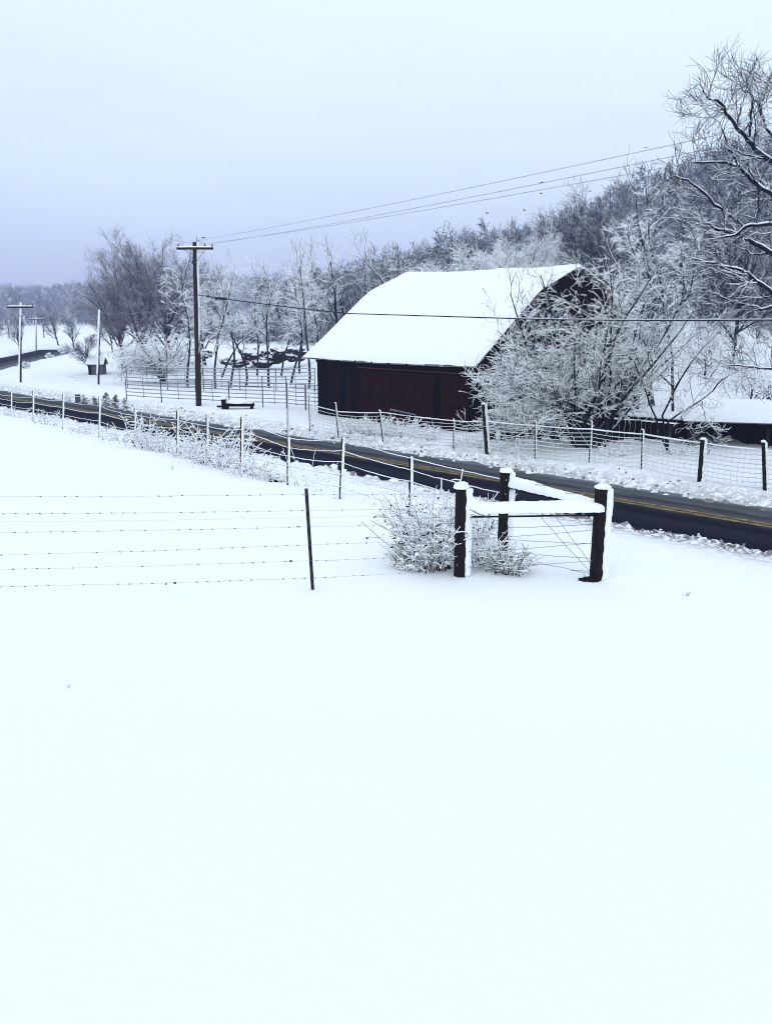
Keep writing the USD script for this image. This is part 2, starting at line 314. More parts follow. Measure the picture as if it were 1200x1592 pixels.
def clods():
    rg = R(60); ico = trimesh.creation.icosahedron(); groups = {'snow': MB(), 'slush': MB()}
    for side, n in ((0, 1500), (1, 1300)):
        t = rg.uniform(62, 128, n); o = np.abs(rg.normal(0, .75, n)) - .15; cx, cy = _cx(t), _cy(t); dx, dy = _cx(t + .1) - cx, _cy(t + .1) - cy; l = np.hypot(dx, dy); k = (ROADW / 2 + o) * (1 if side else -1)
        x, y = cx + dy / l * k, cy - dx / l * k; z = ground(x, y); sz = rg.uniform(.018, .05, n) * (1 + 1.6 * (rg.random(n) < .12))
        for i in range(n):
            v = ico.vertices * (1 + rg.uniform(-.3, .3, (12, 1))) * [sz[i] * rg.uniform(.8, 1.6), sz[i] * rg.uniform(.8, 1.4), sz[i]]; groups['slush' if rg.random() < (.45 if side == 0 else .25) else 'snow'].add(v + [x[i], y[i], z[i] + sz[i] * .3], ico.faces)
    for nm, mt, lab in (('snow', 'snow', 'crumbled white snow clods thrown up along both road edges'), ('slush', 'slush', 'grey-brown dirty slush clods along both road edges')): tag(part(nm + '_clods', groups[nm], M[mt]), lab, 'snow clods', None, 'stuff')
def R(s): return np.random.default_rng(s)
M['slush'] = simple('slush', (.26, .235, .25), .9, .1, .4, 5)
clods()

# ------------------------------------------------------------------ barn
bo = np.array([3.9, 37.0, .02]); ea = np.array([-.712, .702, 0]); eb = np.array([.702, .712, 0]); ez = np.array([0, 0, 1.0])   # along the long wall, into the barn, up
BL, BW, BH = 10.6, 15.2, 3.15
RP = [(-.48, 3.22), (.55, 3.92), (2.75, 5.50), (4.3, 6.55), (7.6, 7.76)]                                                     # (distance into the barn, height) up the front roof
def bp(a, b, z): return bo + ea * a + eb * b + ez * z
def roofz(b):
    b = b if b <= BW / 2 else BW - b
    return float(np.interp(b, [r[0] for r in RP], [r[1] for r in RP]))
barn = thing('barn', 'weathered dark red barn with a snow-covered gambrel roof beyond the road', 'barn', bo)
rnd = random.Random(5)
def boxab(a0, a1, b0, b1, z0, z1):
    v = [bp(a, b, z) for z in (z0, z1) for b in (b0, b1) for a in (a0, a1)]
    f = [(0, 1, 3), (0, 3, 2), (4, 7, 5), (4, 6, 7), (0, 5, 1), (0, 4, 5), (2, 3, 7), (2, 7, 6), (0, 2, 6), (0, 6, 4), (1, 5, 7), (1, 7, 3)]
    m = trimesh.Trimesh(v, f, process=False); m.fix_normals(); return m
a = 0.0
doors = [(2.35, 5.2), (5.25, 7.2), (.25, 1.9)]
while a < BL - .05:                                             # front wall, board by board
    w = min(rnd.uniform(.22, .33), BL - a); dz = rnd.uniform(0, .03); g = rnd.uniform(.004, .02)
    red = any(d0 < BL - 0 - a < d1 for d0, d1 in [(BL - d1, BL - d0) for d0, d1 in doors])
    part('board', boxab(a + .001, a + w - g, .04 - dz, .08, -.1, 3.22), M['board' if rnd.random() < .45 else 'board_dark'], barn)
    a += w
for k, (d0, d1) in enumerate(doors):
    dr = part('sliding_door', boxab(d0, d1, -.035, .0, .15, 2.72), M['door_red'], barn, label='dull red sliding door in the dark front wall')
    n = int((d1 - d0) / .3); 
    for j in range(n + 1):
        x = d0 + (d1 - d0) * j / n
        part('batten', boxab(max(d0, x - .03), min(d1, x + .03), -.052, -.036, .16, 2.71), M['door_red'], dr)
    part('cross_rail', boxab(d0 + .04, d1 - .04, -.075, -.054, 1.3, 1.45), M['board'], dr)
part('door_track', boxab(.1, 7.4, -.11, -.06, 2.82, 2.87), M['rust'], barn)
part('eave_rail', boxab(0, BL, -.08, -.02, 3.0, 3.12), M['board_dark'], barn)
b = 0.0
while b < BW - .05:                                             # near gable, board by board, a few gaps
    w = min(rnd.uniform(.24, .36), BW - b); g = rnd.uniform(.01, .05) if b < 4.5 else rnd.uniform(.004, .02); dz = rnd.uniform(0, .03)
    top = roofz(min(max(b + w / 2, .05), BW - .05)) - .12
    z0 = -.1
    part('board', boxab(.02 - dz, .07, b + .001, b + w - g, z0, top), M['board_dark' if rnd.random() < .7 else 'board'], barn)
    b += w
part('loft_door', boxab(-.045, -.012, 6.8, 8.4, 3.6, 5.6), M['board'], barn)
part('gable_vent', boxab(-.045, -.012, 7.25, 7.95, 6.6, 7.1), M['board_dark'], barn)
# back and far walls
gw = MB()
for a0, a1 in ((BL - .08, BL - .02),):
    bs = np.linspace(0, BW, 40)
    v = [bp(x, q, z) for x in (a0, a1) for q in bs for z in (-.1, roofz(min(max(q, .02), BW - .02)) - .12)]
    f = []
    for s_ in (0, 80):
        for i in range(39): f += [(s_ + 2 * i, s_ + 2 * i + 2, s_ + 2 * i + 3), (s_ + 2 * i, s_ + 2 * i + 3, s_ + 2 * i + 1)]
    gw.add(v, f)
part('far_gable_wall', gw, M['board_dark'], barn)
part('back_wall', boxab(0, BL, BW - .08, BW - .03, -.1, 3.2), M['board_dark'], barn)
part('floor', boxab(.1, BL - .1, .1, BW - .1, -.1, .03), M['board_dark'], barn)
# roof sheet and the snow on it
A0, A1 = -.38, BL + .55
full = RP + [(BW - q, z) for q, z in RP[::-1][1:]]
def roofsheet(a0, a1, lift, thick, nseg, noise=0.0, inset=0.0):
    qs = []; 
    for (q1, z1), (q2, z2) in zip(full[:-1], full[1:]):
        for t in np.linspace(0, 1, nseg, endpoint=False): qs.append((q1 + (q2 - q1) * t, z1 + (z2 - z1) * t))
    qs.append(full[-1]); qs = np.array(qs)
    if nseg > 3:                                               # soften the breaks under snow
        for _ in range(1): qs[1:-1] = (qs[:-2] + 2 * qs[1:-1] + qs[2:]) / 4
    as_ = np.linspace(a0, a1, 60 if noise else 3); V = []
    for up in (1, 0):
        for x in as_:
            z = qs[:, 1] + lift + (thick if up else 0)
            pt = np.stack([bp(x, q, zz) for q, zz in zip(qs[:, 0], z)])
            if up and noise:
                edge_ = np.minimum(1, np.minimum(x - a0, a1 - x) / .12); ee = np.minimum(1, np.minimum(np.arange(len(qs)), np.arange(len(qs))[::-1]) / 2)
                pt[:, 2] += noise * (nz(pt, .9, 21) - .5) - thick * (1 - edge_ * ee) * .8
            sag = .07 * math.sin((x - a0) / (a1 - a0) * math.pi * 1.0) + .03 * math.sin(x * 1.1)
            pt[:, 2] -= sag * 1.0
            V.append(pt)
    V = np.array(V).reshape(2, len(as_), len(qs), 3); m, n = len(as_), len(qs)
    idx = np.arange(2 * m * n).reshape(2, m, n); F = []
    for up in (0, 1):
        A, B, C, D = idx[up, :-1, :-1], idx[up, 1:, :-1], idx[up, 1:, 1:], idx[up, :-1, 1:]
        t = np.concatenate([np.stack([A, B, C], -1).reshape(-1, 3), np.stack([A, C, D], -1).reshape(-1, 3)])
        F.append(t if up else t[:, ::-1])
    for e in (idx[:, 0, :], idx[:, -1, :], idx[:, :, 0], idx[:, :, -1]):
        F.append(np.concatenate([np.stack([e[0, :-1], e[0, 1:], e[1, 1:]], -1), np.stack([e[0, :-1], e[1, 1:], e[1, :-1]], -1)]))
    mm = trimesh.Trimesh(V.reshape(-1, 3), np.vstack(F), process=False); mm.fix_normals(); return mm
roof = part('roof', roofsheet(A0, A1, -.06, .05, 2), M['roof_metal'], barn)
part('roof_snow', roofsheet(A0 - .03, A1 + .04, -.005, .16, 8, .12), M['snow'], roof, smooth=50)
for x in np.arange(.1, BL, 1.18):                               # rafter tails under the eave
    v, f = bar(bp(x, -.55, 3.06), bp(x, .5, 3.84), .06, .12); part('rafter', (v, f), M['board_dark'], barn)

# ------------------------------------------------------------------ low shed on the right
so = np.array([12.5, 34.0, 0.0]); sa = np.array([.97, -.24, 0]); sa /= np.linalg.norm(sa); sb = np.array([-sa[1], sa[0], 0])
def sp(a, b, z): return so + sa * a + sb * b + ez * z
shed = thing('livestock_shed', 'low open-fronted shed with a snowy sloping roof behind the wire fence', 'shed', so)
def sbox(a0, a1, b0, b1, z0, z1, z0b=None, z1b=None):
    v = [sp(a, b, (z0 if b == b0 else (z0b if z0b is not None else z0)) if lo else (z1 if b == b0 else (z1b if z1b is not None else z1))) for lo in (1, 0) for b in (b0, b1) for a in (a0, a1)]
    f = [(0, 1, 3), (0, 3, 2), (4, 7, 5), (4, 6, 7), (0, 5, 1), (0, 4, 5), (2, 3, 7), (2, 7, 6), (0, 2, 6), (0, 6, 4), (1, 5, 7), (1, 7, 3)]
    m = trimesh.Trimesh(v, f, process=False); m.fix_normals(); return m
SLN, SD = 9.0, 3.4
sr = part('roof', sbox(-.3, SLN + .3, -.35, SD + .2, 1.17, 1.21, 1.66, 1.70), M['roof_metal'], shed)
def shed_snow():
    as_ = np.linspace(-.32, SLN + .32, 70); bs = np.linspace(-.38, SD + .22, 22); V = []
    for up in (1, 0):
        for x in as_:
            for q in bs:
                z = 1.215 + (q + .38) / (SD + .6) * .49
                if up:
                    e = min(1, (x + .32) / .15, (SLN + .32 - x) / .15, (q + .38) / .15, (SD + .22 - q) / .15); z += .03 + .10 * max(0, e) ** .5 + .03 * (float(nz([[x, q, 3]], .9, 31)[0]) - .5)
                V.append(sp(x, q, z))
    m, n = len(as_), len(bs); idx = np.arange(2 * m * n).reshape(2, m, n); F = []
    for up in (0, 1):
        A, B, C, D = idx[up, :-1, :-1], idx[up, 1:, :-1], idx[up, 1:, 1:], idx[up, :-1, 1:]
        F.append(np.concatenate([np.stack([A, B, C], -1).reshape(-1, 3), np.stack([A, C, D], -1).reshape(-1, 3)])[:, ::(1 if up == 0 else -1)])
    for e in (idx[:, 0, :], idx[:, -1, :], idx[:, :, 0], idx[:, :, -1]):
        F.append(np.concatenate([np.stack([e[0, :-1], e[0, 1:], e[1, 1:]], -1), np.stack([e[0, :-1], e[1, 1:], e[1, :-1]], -1)]))
    mm = trimesh.Trimesh(np.array(V), np.vstack(F), process=False); mm.fix_normals(); return mm
part('roof_snow', shed_snow(), M['snow'], sr, smooth=50)
for k in range(4):
    x = k * SLN / 3; part('post', sbox(x - .06, x + .06, 0, .12, -.1, 1.165), M['post_wood'], shed)
part('front_beam', sbox(-.1, SLN + .1, -.06, -.01, .98, 1.15), M['board_dark'], shed)
part('bedding', sbox(0, SLN, .15, SD - .1, -.12, .16), M['tuft'], shed)
part('back_wall', sbox(-.05, SLN + .05, SD - .05, SD, -.1, 1.62), M['board_dark'], shed)
for x in (-.06, SLN + .01): part('side_wall', sbox(x, x + .05, .14, SD - .07, -.1, 1.15, -.1, 1.6), M['board_dark'], shed)

# ------------------------------------------------------------------ tree maker
def grow(rng, spec, base_pts=None):
    """spec: levels of dict(n, len, ang, r, seg, up, wob). Returns a list of (points, radii, level)."""
    out = []
    if base_pts is None:
        z0 = spec['trunk']; n = 9; pts = [np.zeros(3)]; d = np.array([rng.normal(0, z0.get('lean', .05)), rng.normal(0, z0.get('lean', .05)), 1.0])
        for i in range(n):
            d = d + rng.normal(0, z0.get('wob', .06), 3); d[2] = abs(d[2]); d /= np.linalg.norm(d); pts.append(pts[-1] + d * z0['len'] / n)
        pts = np.array(pts); base_pts = [(pts, np.linspace(z0['r'], z0['r'] * z0.get('tip', .25), n + 1))]
    parents = [(p, r) for p, r in base_pts]
    out += [(p, r, 0) for p, r in parents]
    for li, L in enumerate(spec['levels']):
        new = []
        for pts, rad in parents:
            plen = np.linalg.norm(np.diff(pts, axis=0), axis=1).sum()
            n = int(L['n'] if not L.get('per_m') else max(1, L['per_m'] * plen) + rng.random())
            for k in range(n):
                t = L.get('t0', .3) + (L.get('t1', 1.0) - L.get('t0', .3)) * ((k + rng.random()) / n)
                x = t * (len(pts) - 1); i = min(int(x), len(pts) - 2); fr = x - i
                p0 = pts[i] * (1 - fr) + pts[i + 1] * fr; r0 = rad[i] * (1 - fr) + rad[i + 1] * fr
                ax = pts[i + 1] - pts[i]; ax = ax / (np.linalg.norm(ax) + 1e-9)
                h = rng.normal(0, 1, 3); h -= ax * (h @ ax); h /= np.linalg.norm(h) + 1e-9
                an = math.radians(L['ang'] + rng.normal(0, L.get('dang', 10)))
                d = ax * math.cos(an) + h * math.sin(an)
                ln = L['len'] * rng.uniform(.55, 1.15) * (1 - L.get('taper', .45) * t); ns = L.get('seg', 4)
                pp = [p0]; 
                for q in range(ns):
                    d = d + rng.normal(0, L.get('wob', .12), 3); d[2] += L.get('up', .05); d /= np.linalg.norm(d); pp.append(pp[-1] + d * ln / ns)
                r1 = max(min(r0 * L.get('rr', .6), L.get('rmax', 9)), L.get('rmin', .006))
                new.append((np.array(pp), np.linspace(r1, max(r1 * .35, L.get('rmin', .006) * .7), ns + 1)))
        out += [(p, r, li + 1) for p, r in new]
        parents = new + ([x for x in parents] if L.get('also') else [])
    return out
def tree_meshes(br, thick=.035, snow=True, srmin_=0.0, sadd=.008, nmin=3):
    tk, cr, sn = MB(), MB(), MB()
    for p, r, l in br:
        big = r[0] > thick
        (tk if big else cr).tube(p, r, 8 if r[0] > .08 else (6 if big else nmin))
        if snow:
            t = np.empty_like(p); t[1:-1] = p[2:] - p[:-2]; t[0] = p[1] - p[0]; t[-1] = p[-1] - p[-2]; t /= np.sqrt((t * t).sum(1))[:, None] + 1e-9
            hz = np.sqrt(np.clip(1 - t[:, 2] ** 2, 0, 1))
            if hz.mean() > .35 and r[0] > srmin_:
                rs = (np.minimum(r, .09) * .8 + sadd) * hz ** .7
                sn.tube(p + np.stack([0 * r, 0 * r, r * .8], 1), np.maximum(rs, .003), 5 if big else 3)
    return tk, cr, sn
def tree(name, label, br, loc, mats=('bark', 'twig'), snow=True, thick=.035, sadd=.008, group=None, cat='tree', rz=0, scale=(1, 1, 1), srmin=0.0):
    tk, cr, sn = tree_meshes(br, thick, snow, srmin, sadd=sadd)
    t = thing(name, label, cat, loc, rz, group, scale); ORIG.pop(str(t.GetPath()))
    part('trunk', tk, M[mats[0]], t, smooth=True)
    part('crown', cr, M[mats[1]], t)
    part('snow_load', sn, M['snow'], t)
    return t
def evergreen(rng, h, r, nb=90, droop=.25, tri=26, big=1.0, snowy=.35):
    cr, sn, tk = MB(), MB(), MB(); tk.tube([(0, 0, -.2), (0, 0, h * .5), (0, 0, h * .97)], [h * .022, h * .014, .01], 6)
    for k in range(nb):
        z = h * (.08 + .9 * (k / nb)); L = r * (1 - (z / h) ** 2.4) * rng.uniform(.6, 1.1) + .05 * r; a = rng.random() * 6.283
        d = np.array([math.cos(a), math.sin(a), 0]); sd = np.array([-d[1], d[0], 0])
        for j in range(tri):
            t = rng.random() ** .7; c = d * L * t + np.array([0, 0, z - droop * L * t * t]) + sd * rng.normal(0, .16) * L * (1 - .6 * t) + np.array([0, 0, rng.normal(0, .03 * h)])
            s = big * h * .03 * rng.uniform(.6, 1.3); q = (d * rng.uniform(.6, 1.2) + sd * rng.normal(0, .5)) * s * 1.6; w = np.cross(q, [rng.normal(0, .4), rng.normal(0, .4), 1]); w = w / (np.linalg.norm(w) + 1e-9) * s * .5
            cr.add([c - w, c + w, c + q - np.array([0, 0, .3 * s])], [(0, 1, 2)])
            if rng.random() < snowy: sn.add([c - w * 1.2 + [0, 0, .25 * s], c + w * 1.2 + [0, 0, .25 * s], c + q * .9 + [0, 0, .1 * s]], [(0, 1, 2)])
    return tk, cr, sn
def R(s): return np.random.default_rng(s)

# ------------------------------------------------------------------ foreground: corner brace, T-post and field wires
def at(p, dz=0): return np.array([p[0], p[1], H(p[0], p[1]) + dz])
LP, RPo, BP = np.array([.985, 10.5]), np.array([2.79, 10.5]), np.array([1.76, 12.0])
def topz(u, v, y): return P(u, v, y)[2]
brace = thing('fence_corner_brace', 'three dark wooden corner posts joined by two snow-heaped rails in the foreground', 'fence brace', at((1.9, 11)))
def shaft(b, t, r, seed, n=14, hs=16, slant=None):
    b, t = np.asarray(b, float), np.asarray(t, float); m = MB(); zs = np.linspace(0, 1, hs); a = np.arange(n) * 6.28319 / n; V = []
    for k, s in enumerate(zs):
        c = b + (t - b) * s; rr = r * (1.06 - .1 * s) * (1 + .10 * (nz(np.stack([np.cos(a) * 1.2, np.sin(a) * 1.2, 0 * a + s * 2.5], 1), 1.6, seed) - .5))
        V.append(np.stack([c[0] + np.cos(a) * rr, c[1] + np.sin(a) * rr, c[2] + 0 * a + (slant(np.cos(a)) * r if slant and k == hs - 1 else 0)], 1))
    V = np.vstack(V + [b[None], t[None]]); i = np.arange(hs - 1)[:, None] * n + np.arange(n)[None]; j = np.arange(hs - 1)[:, None] * n + (np.arange(n)[None] + 1) % n
    F = np.concatenate([np.stack([i, j, j + n], -1).reshape(-1, 3), np.stack([i, j + n, i + n], -1).reshape(-1, 3)]); e = (hs - 1) * n; jj = np.arange(n); kk = (jj + 1) % n
    F = np.vstack([F, np.stack([kk, jj, 0 * jj + hs * n], 1), np.stack([e + jj, e + kk, 0 * jj + hs * n + 1], 1)])
    return V, F
def plaster(b, t, r, th, a0, aw, seed, z0=0.0, z1=1.0):
    """wind-blown snow stuck to one side of a post"""
    b, t = np.asarray(b, float), np.asarray(t, float); na, nh = 18, 64
    s, q = np.meshgrid(np.linspace(z0, z1, nh), np.linspace(-1, 1, na), indexing='ij'); one = 0 * s + seed
    a = a0 + q * aw * (1 + .45 * (nz(np.stack([s * 14, np.sign(q), one], -1), 1, seed) - .5)); e = np.maximum(0, 1 - q * q) ** .45
    n_ = nz(np.stack([s * 7, a * 2, one], -1), 1.0, seed + 3, 3) - .5; n2 = nz(np.stack([s * 30, a * 5, one], -1), 1.0, seed + 9, 2) - .5
    ends = np.minimum(1, np.minimum((s - z0) * 30 + .3, (z1 - s) * 30 + .6))
    rr = r * .97 + np.maximum(.004, th * (1 + .5 * n_ + .25 * n2)) * e * ends
    V = (b + (t - b) * s[..., None] + np.stack([np.cos(a) * rr, np.sin(a) * rr, 0 * rr], -1)).reshape(-1, 3)
    i = (np.arange(nh - 1)[:, None] * na + np.arange(na - 1)[None]).ravel(); F = np.concatenate([np.stack([i, i + 1, i + na + 1], 1), np.stack([i, i + na + 1, i + na], 1)])
    return np.array(V), F
def cap(c, rx, ry, h, seed):
    m = trimesh.creation.icosphere(subdivisions=4); v = m.vertices.copy(); n_ = nz(v * 1.5 + seed, 1.4, seed)
    v *= (1 + .45 * (n_ - .5) + .18 * (nz(v * 4 + seed, 1.4, seed + 5, 2) - .5))[:, None]; v[:, 2] = np.where(v[:, 2] > 0, np.abs(v[:, 2]) ** .8, v[:, 2] * .28)
    return v * [rx, ry, h] + np.asarray(c), m.faces
def heap(a, b, w, h, seed, prof=lambda t: 1.0, drop=.12):
    """snow heaped along a rail from a to b"""
    a, b = np.asarray(a, float), np.asarray(b, float); d = b - a; L = np.linalg.norm(d); side = np.cross(d / L, [0, 0, 1]); side /= np.linalg.norm(side); m, n = 60, 20
    ts = np.linspace(0, 1, m); s_ = np.array([prof(t) for t in ts])[:, None]; en = np.minimum(1, np.minimum(.35 + ts * 14, (.72 if seed == 3 else .3) + (1 - ts) * 14))[:, None]; c = (a + d * ts[:, None])[:, None]
    an = np.arange(n)[None] * 6.28319 / n; x, z = np.cos(an), np.sin(an); z = np.abs(z) ** .85 * np.where(z > 0, 1, -drop); up = np.array([0, 0, 1.0])
    pt = c + side * (x * w * en)[..., None] + up * (z * h * s_ * en)[..., None]; q = nz(pt, 3.0, seed, 3) - .5; q2 = nz(pt, 22.0, seed + 1, 2) - .5
    V = (c + side * (x * w * en * (1 + .25 * q))[..., None] + up * (z * h * s_ * en * (1 + .55 * q + .14 * q2) + np.where(z < 0, .03 * q2, 0))[..., None]).reshape(-1, 3)
    i = np.arange(m - 1)[:, None] * n + np.arange(n)[None]; j = np.arange(m - 1)[:, None] * n + (np.arange(n)[None] + 1) % n
    F = np.concatenate([np.stack([i, j, j + n], -1).reshape(-1, 3), np.stack([i, j + n, i + n], -1).reshape(-1, 3)])
    V = np.vstack([V, a[None], b[None]]); e = (m - 1) * n; jj = np.arange(n); kk = (jj + 1) % n
    F = np.vstack([F, np.stack([kk, jj, 0 * jj + m * n], 1), np.stack([e + jj, e + kk, 0 * jj + m * n + 1], 1)])
    mm = trimesh.Trimesh(V, F, process=False); mm.fix_normals(); return mm
posts3 = [(LP, (712, 758, 10.5), .088, 1), (RPo, (930, 758, 10.5), .092, 2), (BP, (779, 733, 12.0), .088, 3)]
PT = []
for p, (u, v, y), r, sd in posts3:
    b_, t_ = at(p, -.3), np.array([p[0], p[1], topz(u, v, y)]); PT.append(t_)
    pm = part('post', shaft(b_, t_, r, sd), M['post_wood'], brace, smooth=40)
    off = -.12
    part('plastered_snow', plaster(b_ + [0, 0, .3], t_, r, .055, off, .86, sd), M['snow'], pm, smooth=True)
    part('snow_cap', cap(t_ + [.012 if sd != 1 else -.01, 0, 0], r + .014, r + .016, .050 if sd != 1 else .075, sd), M['snow'], pm, smooth=True)
# the two rails
y0 = 10.5
ra, rbb = np.array([LP[0] + .07, 10.47, topz(726, 799, 10.5)]), np.array([RPo[0] - .05, 10.47, topz(920, 796, 10.5)])
rl = part('rail', shaft(ra + [-.05, 0, -.035], rbb + [0, 0, -.035], .052, 7, 10, 12), M['post_wood'], brace, smooth=40)
part('rail_snow', heap(ra + [-.02, .01, .030], rbb + [.07, -.04, .035], .078, .135, 3, lambda t: .74 + .75 * math.exp(-((t - .02) / .06) ** 2) + .30 * math.exp(-((t - .55) / .45) ** 2) - .25 * sm((t - .85) / .15)), M['snow'], rl, smooth=True)
qa, qb = np.array([BP[0] + .05, BP[1] - .05, topz(790, 757, 12)]), np.array([RPo[0] - .02, RPo[1] + .08, topz(926, 790, 10.6)])
rl = part('rail', shaft(qa, qb, .045, 8, 10, 12), M['post_wood'], brace, smooth=40)
part('rail_snow', heap(qa + [0, 0, .035], qb + [0, 0, .035], .08, .11, 5, lambda t: 1.25 - .5 * t), M['snow'], rl, smooth=True)
# wires of the brace: diagonals and a sagging snowy strand by the left post
def strand(pts, n=24, sag=0.0, j=0.0, seed=0):
    pts = np.asarray(pts, float); tt = np.linspace(0, len(pts) - 1, n); out = np.stack([np.interp(tt, np.arange(len(pts)), pts[:, k]) for k in range(3)], 1)
    s = tt - np.floor(np.minimum(tt, len(pts) - 1.001)); out[:, 2] -= sag * 4 * s * (1 - s)
    if j: out += R(seed).normal(0, j, out.shape)
    return out
for (u0, v0, u1, v1) in ((838, 800, 921, 893), (862, 800, 921, 880), (735, 850, 922, 893), (728, 865, 800, 884)):
    part('brace_wire', MB().tube(strand([P(u0, v0, 11.0), P(u1, v1, 10.55)], 12, .01, .003, u0), .0032, 4), M['wire'], brace)
wz = MB().tube(strand([P(727, 790, 10.44), P(745, 800, 10.36), P(757, 803, 10.33)], 10), .006, 5)
sw = part('loose_wire', wz, M['wire'], brace)
part('snow_load', MB().tube(strand([P(727, 788, 10.44), P(745, 797, 10.36), P(757, 801, 10.33)], 10) + [0, 0, .008], .012, 5), M['snow'], sw)

def field_fence():
    t0 = at((-.88, 9.6))
    fc = thing('barbed_wire_fence', 'seven-strand barbed wire fence with one bare steel post across the yard', 'fence', t0)
    b_, tp = P(487, 911, 9.6), P(476, 759, 9.6); b_[2] -= .25
    ax = (tp - b_) / np.linalg.norm(tp - b_); m = MB(); Rm = frame(ax, (0, 1, 0)); L = np.linalg.norm(tp - b_); c = (tp + b_) / 2
    m.box(c, (L, .040, .007), Rm); m.box(c + Rm[:, 2] * -.018, (L, .008, .030), Rm)
    for k in range(int(L / .055)): m.box(b_ + ax * (.03 + k * .055) + Rm[:, 2] * .006, (.018, .012, .010), Rm)
    post = part('post', m, M['steel_post'], fc)
    part('snow_cap', cap(tp, .016, .014, .012, 4), M['snow'], post)
    L0 = [772, 799, 811, 828, 863, 885.5, 912.5]; LM = [769, 794, 805, 819, 847, 872, 899]; LR = [768.5, 790, 799, 814, 840, 864, 887]
    rg = R(40)
    for k in range(7):
        u = 476 + (LM[k] - 759) / 152 * 11
        pts = strand([P(-190, 2 * L0[k] - LM[k] + 4, 8.4), P(0, L0[k], 8.9), P(240, (L0[k] * .55 + LM[k] * .45) + .6, 9.23), P(u, LM[k], 9.585), P(706, LR[k], 10.42)], 60)
        pts += rg.normal(0, .0018, pts.shape)
        w = part('wire', MB().tube(pts,   .0014 if k == 2 else .0019, 4), M['frost_wire'], fc)
        bb = MB(); x = -4.0
        if k != 2:
            bm = MB(); Lx = np.r_[0, np.cumsum(np.linalg.norm(np.diff(pts, axis=0), axis=1))]
            for d in np.arange(.05, Lx[-1], .127):
                if rg.random() < .45: continue
                q = np.array([np.interp(d, Lx, pts[:, i]) for i in range(3)]); rr = .012 * rg.uniform(.6, 1.1)
                for s_ in range(2):
                    v = rg.normal(0, 1, 3); v /= np.linalg.norm(v); bm.tube([q - v * rr, q + v * rr], .0022, 3)
                bm.tube([q + [-.012, 0, 0], q + [.010, 0, 0]], .0048, 5)
            part('barbs', bm, M['wire'], w, kind='stuff')
    # ice clods caught on the lowest strands
    for (u, v, y, s) in ((272, 906.5, 9.25, .013), (258, 908, 9.23, .010), (452, 872.5, 9.5, .014), (463, 819, 9.55, .009)):
        m = MB(); m.add(*blob(P(u, v, y), (s * 1.5, s, s), int(u), 1)); part('frozen_clod', m, M['wire'], fc)
field_fence()

# ------------------------------------------------------------------ roadside fence of steel posts climbing the bank
def t_post_mesh(b, t, snow_side=-.3, seed=1, th=.026):
    ax = (t - b) / np.linalg.norm(t - b); Rm = frame(ax, (0, 1, 0)); L = np.linalg.norm(t - b); c = (t + b) / 2; m = MB()
    m.box(c, (L, .040, .007), Rm); m.box(c - Rm[:, 2] * .018, (L, .008, .030), Rm)
    for k in range(int(L / .055)): m.box(b + ax * (.03 + k * .055) + Rm[:, 2] * .006, (.018, .012, .010), Rm)
    return m
def roadside_fence():
    pl = [(637, 792, 637, 709), (528, 780, 532, 679), (447, 757, 447, 679), (374, 735, 375, 648), (321, 722, 321, 645), (275, 708, 275, 637), (209, 694, 209, 632), (154, 690, 154, 616), (97, 669, 98, 611), (51, 655, 51, 606), (17, 648, 17, 607), (-18, 640, -18, 600)]
    pos = [np.array(p) for p in ((.50, 14.2), (-.89, 16.0), (-2.12, 17.5), (-3.33, 18.8), (-4.55, 20.7), (-5.73, 22.5), (-7.6, 24.9), (-9.41, 27.1), (-11.75, 30.0), (-14.07, 33.0), (-16.4, 36.2), (-19.2, 40))]
    fc = thing('roadside_fence', 'snow-plastered steel post and wire fence along the bank above the road', 'fence', at((-4.5, 20.7)))
    tops = []
    for k, ((u, v, ut, vt), p) in enumerate(zip(pl, pos)):
        b = at(p, -.15); hh = max(.85, P(ut, vt, p[1])[2] - b[2])
        t = np.array([P(ut, vt, p[1])[0], p[1], b[2] + hh]); b[0] = P(u, v, p[1])[0]
        tops.append((b + [0, 0, .15], t))
        ps = part('post', t_post_mesh(b, t), M['steel_post'], fc)
        sd = MB(); sd.add(*plaster(b + [.012, -.005, .18], t + [.012, -.005, 0], .012, .035, -.25, 1.3, 50 + k, 0.0, 1.0)); part('plastered_snow', sd, M['snow'], ps, smooth=True)
    bp_ = BP; top_b = PT[2]
    rg = R(3)
    chain = [(at(BP), top_b + [0, 0, -.06])] + tops
    for w in range(5):
        f_ = [.97, .78, .60, .40, .20][w]; pts = []
        for i, (b, t) in enumerate(chain):
            off = np.array([0, -.03 if i else -.09, 0]); pts.append(b + (t - b) * f_ * (1 if i else .98) + off)
        pp = []
        for i in range(len(pts) - 1):
            s = np.linspace(0, 1, 14, endpoint=False)[:, None]; seg = pts[i] * (1 - s) + pts[i + 1] * s; seg[:, 2] -= (rg.uniform(.01, .05) * 4 * s * (1 - s))[:, 0]; pp.append(seg)
        pp = np.vstack(pp + [pts[-1][None]]); pp += rg.normal(0, .003, pp.shape)
        wr = part('wire', MB().tube(pp, .0035, 4), M['wire'], fc)
        part('snow_load', MB().tube(pp + [0, 0, .008], .0075 * (.4 + 1.0 * nz(pp, 1.6, 60 + w)), 5), M['snow'], wr)
    # wires of the short side from the back post to the corner post
    for w, (v0, v1) in enumerate(((746, 763), (760, 768), (820, 815), (838, 845), (857, 868), (880, 888))):
        pts = strand([P(786, v0, 11.95), P(921, v1, 10.6)], 16, .012, .002, w)
        part('wire', MB().tube(pts, .0034, 4), M['wire'], fc)
    for w, (v0, v1) in enumerate(((838, 818), (858, 838), (882, 866))):
        pts = strand([P(727, v0, 10.42), P(921, v1 + 6, 10.42)], 16, .012, .002, w + 9)
        part('wire', MB().tube(pts, .0030, 4), M['wire'], fc)
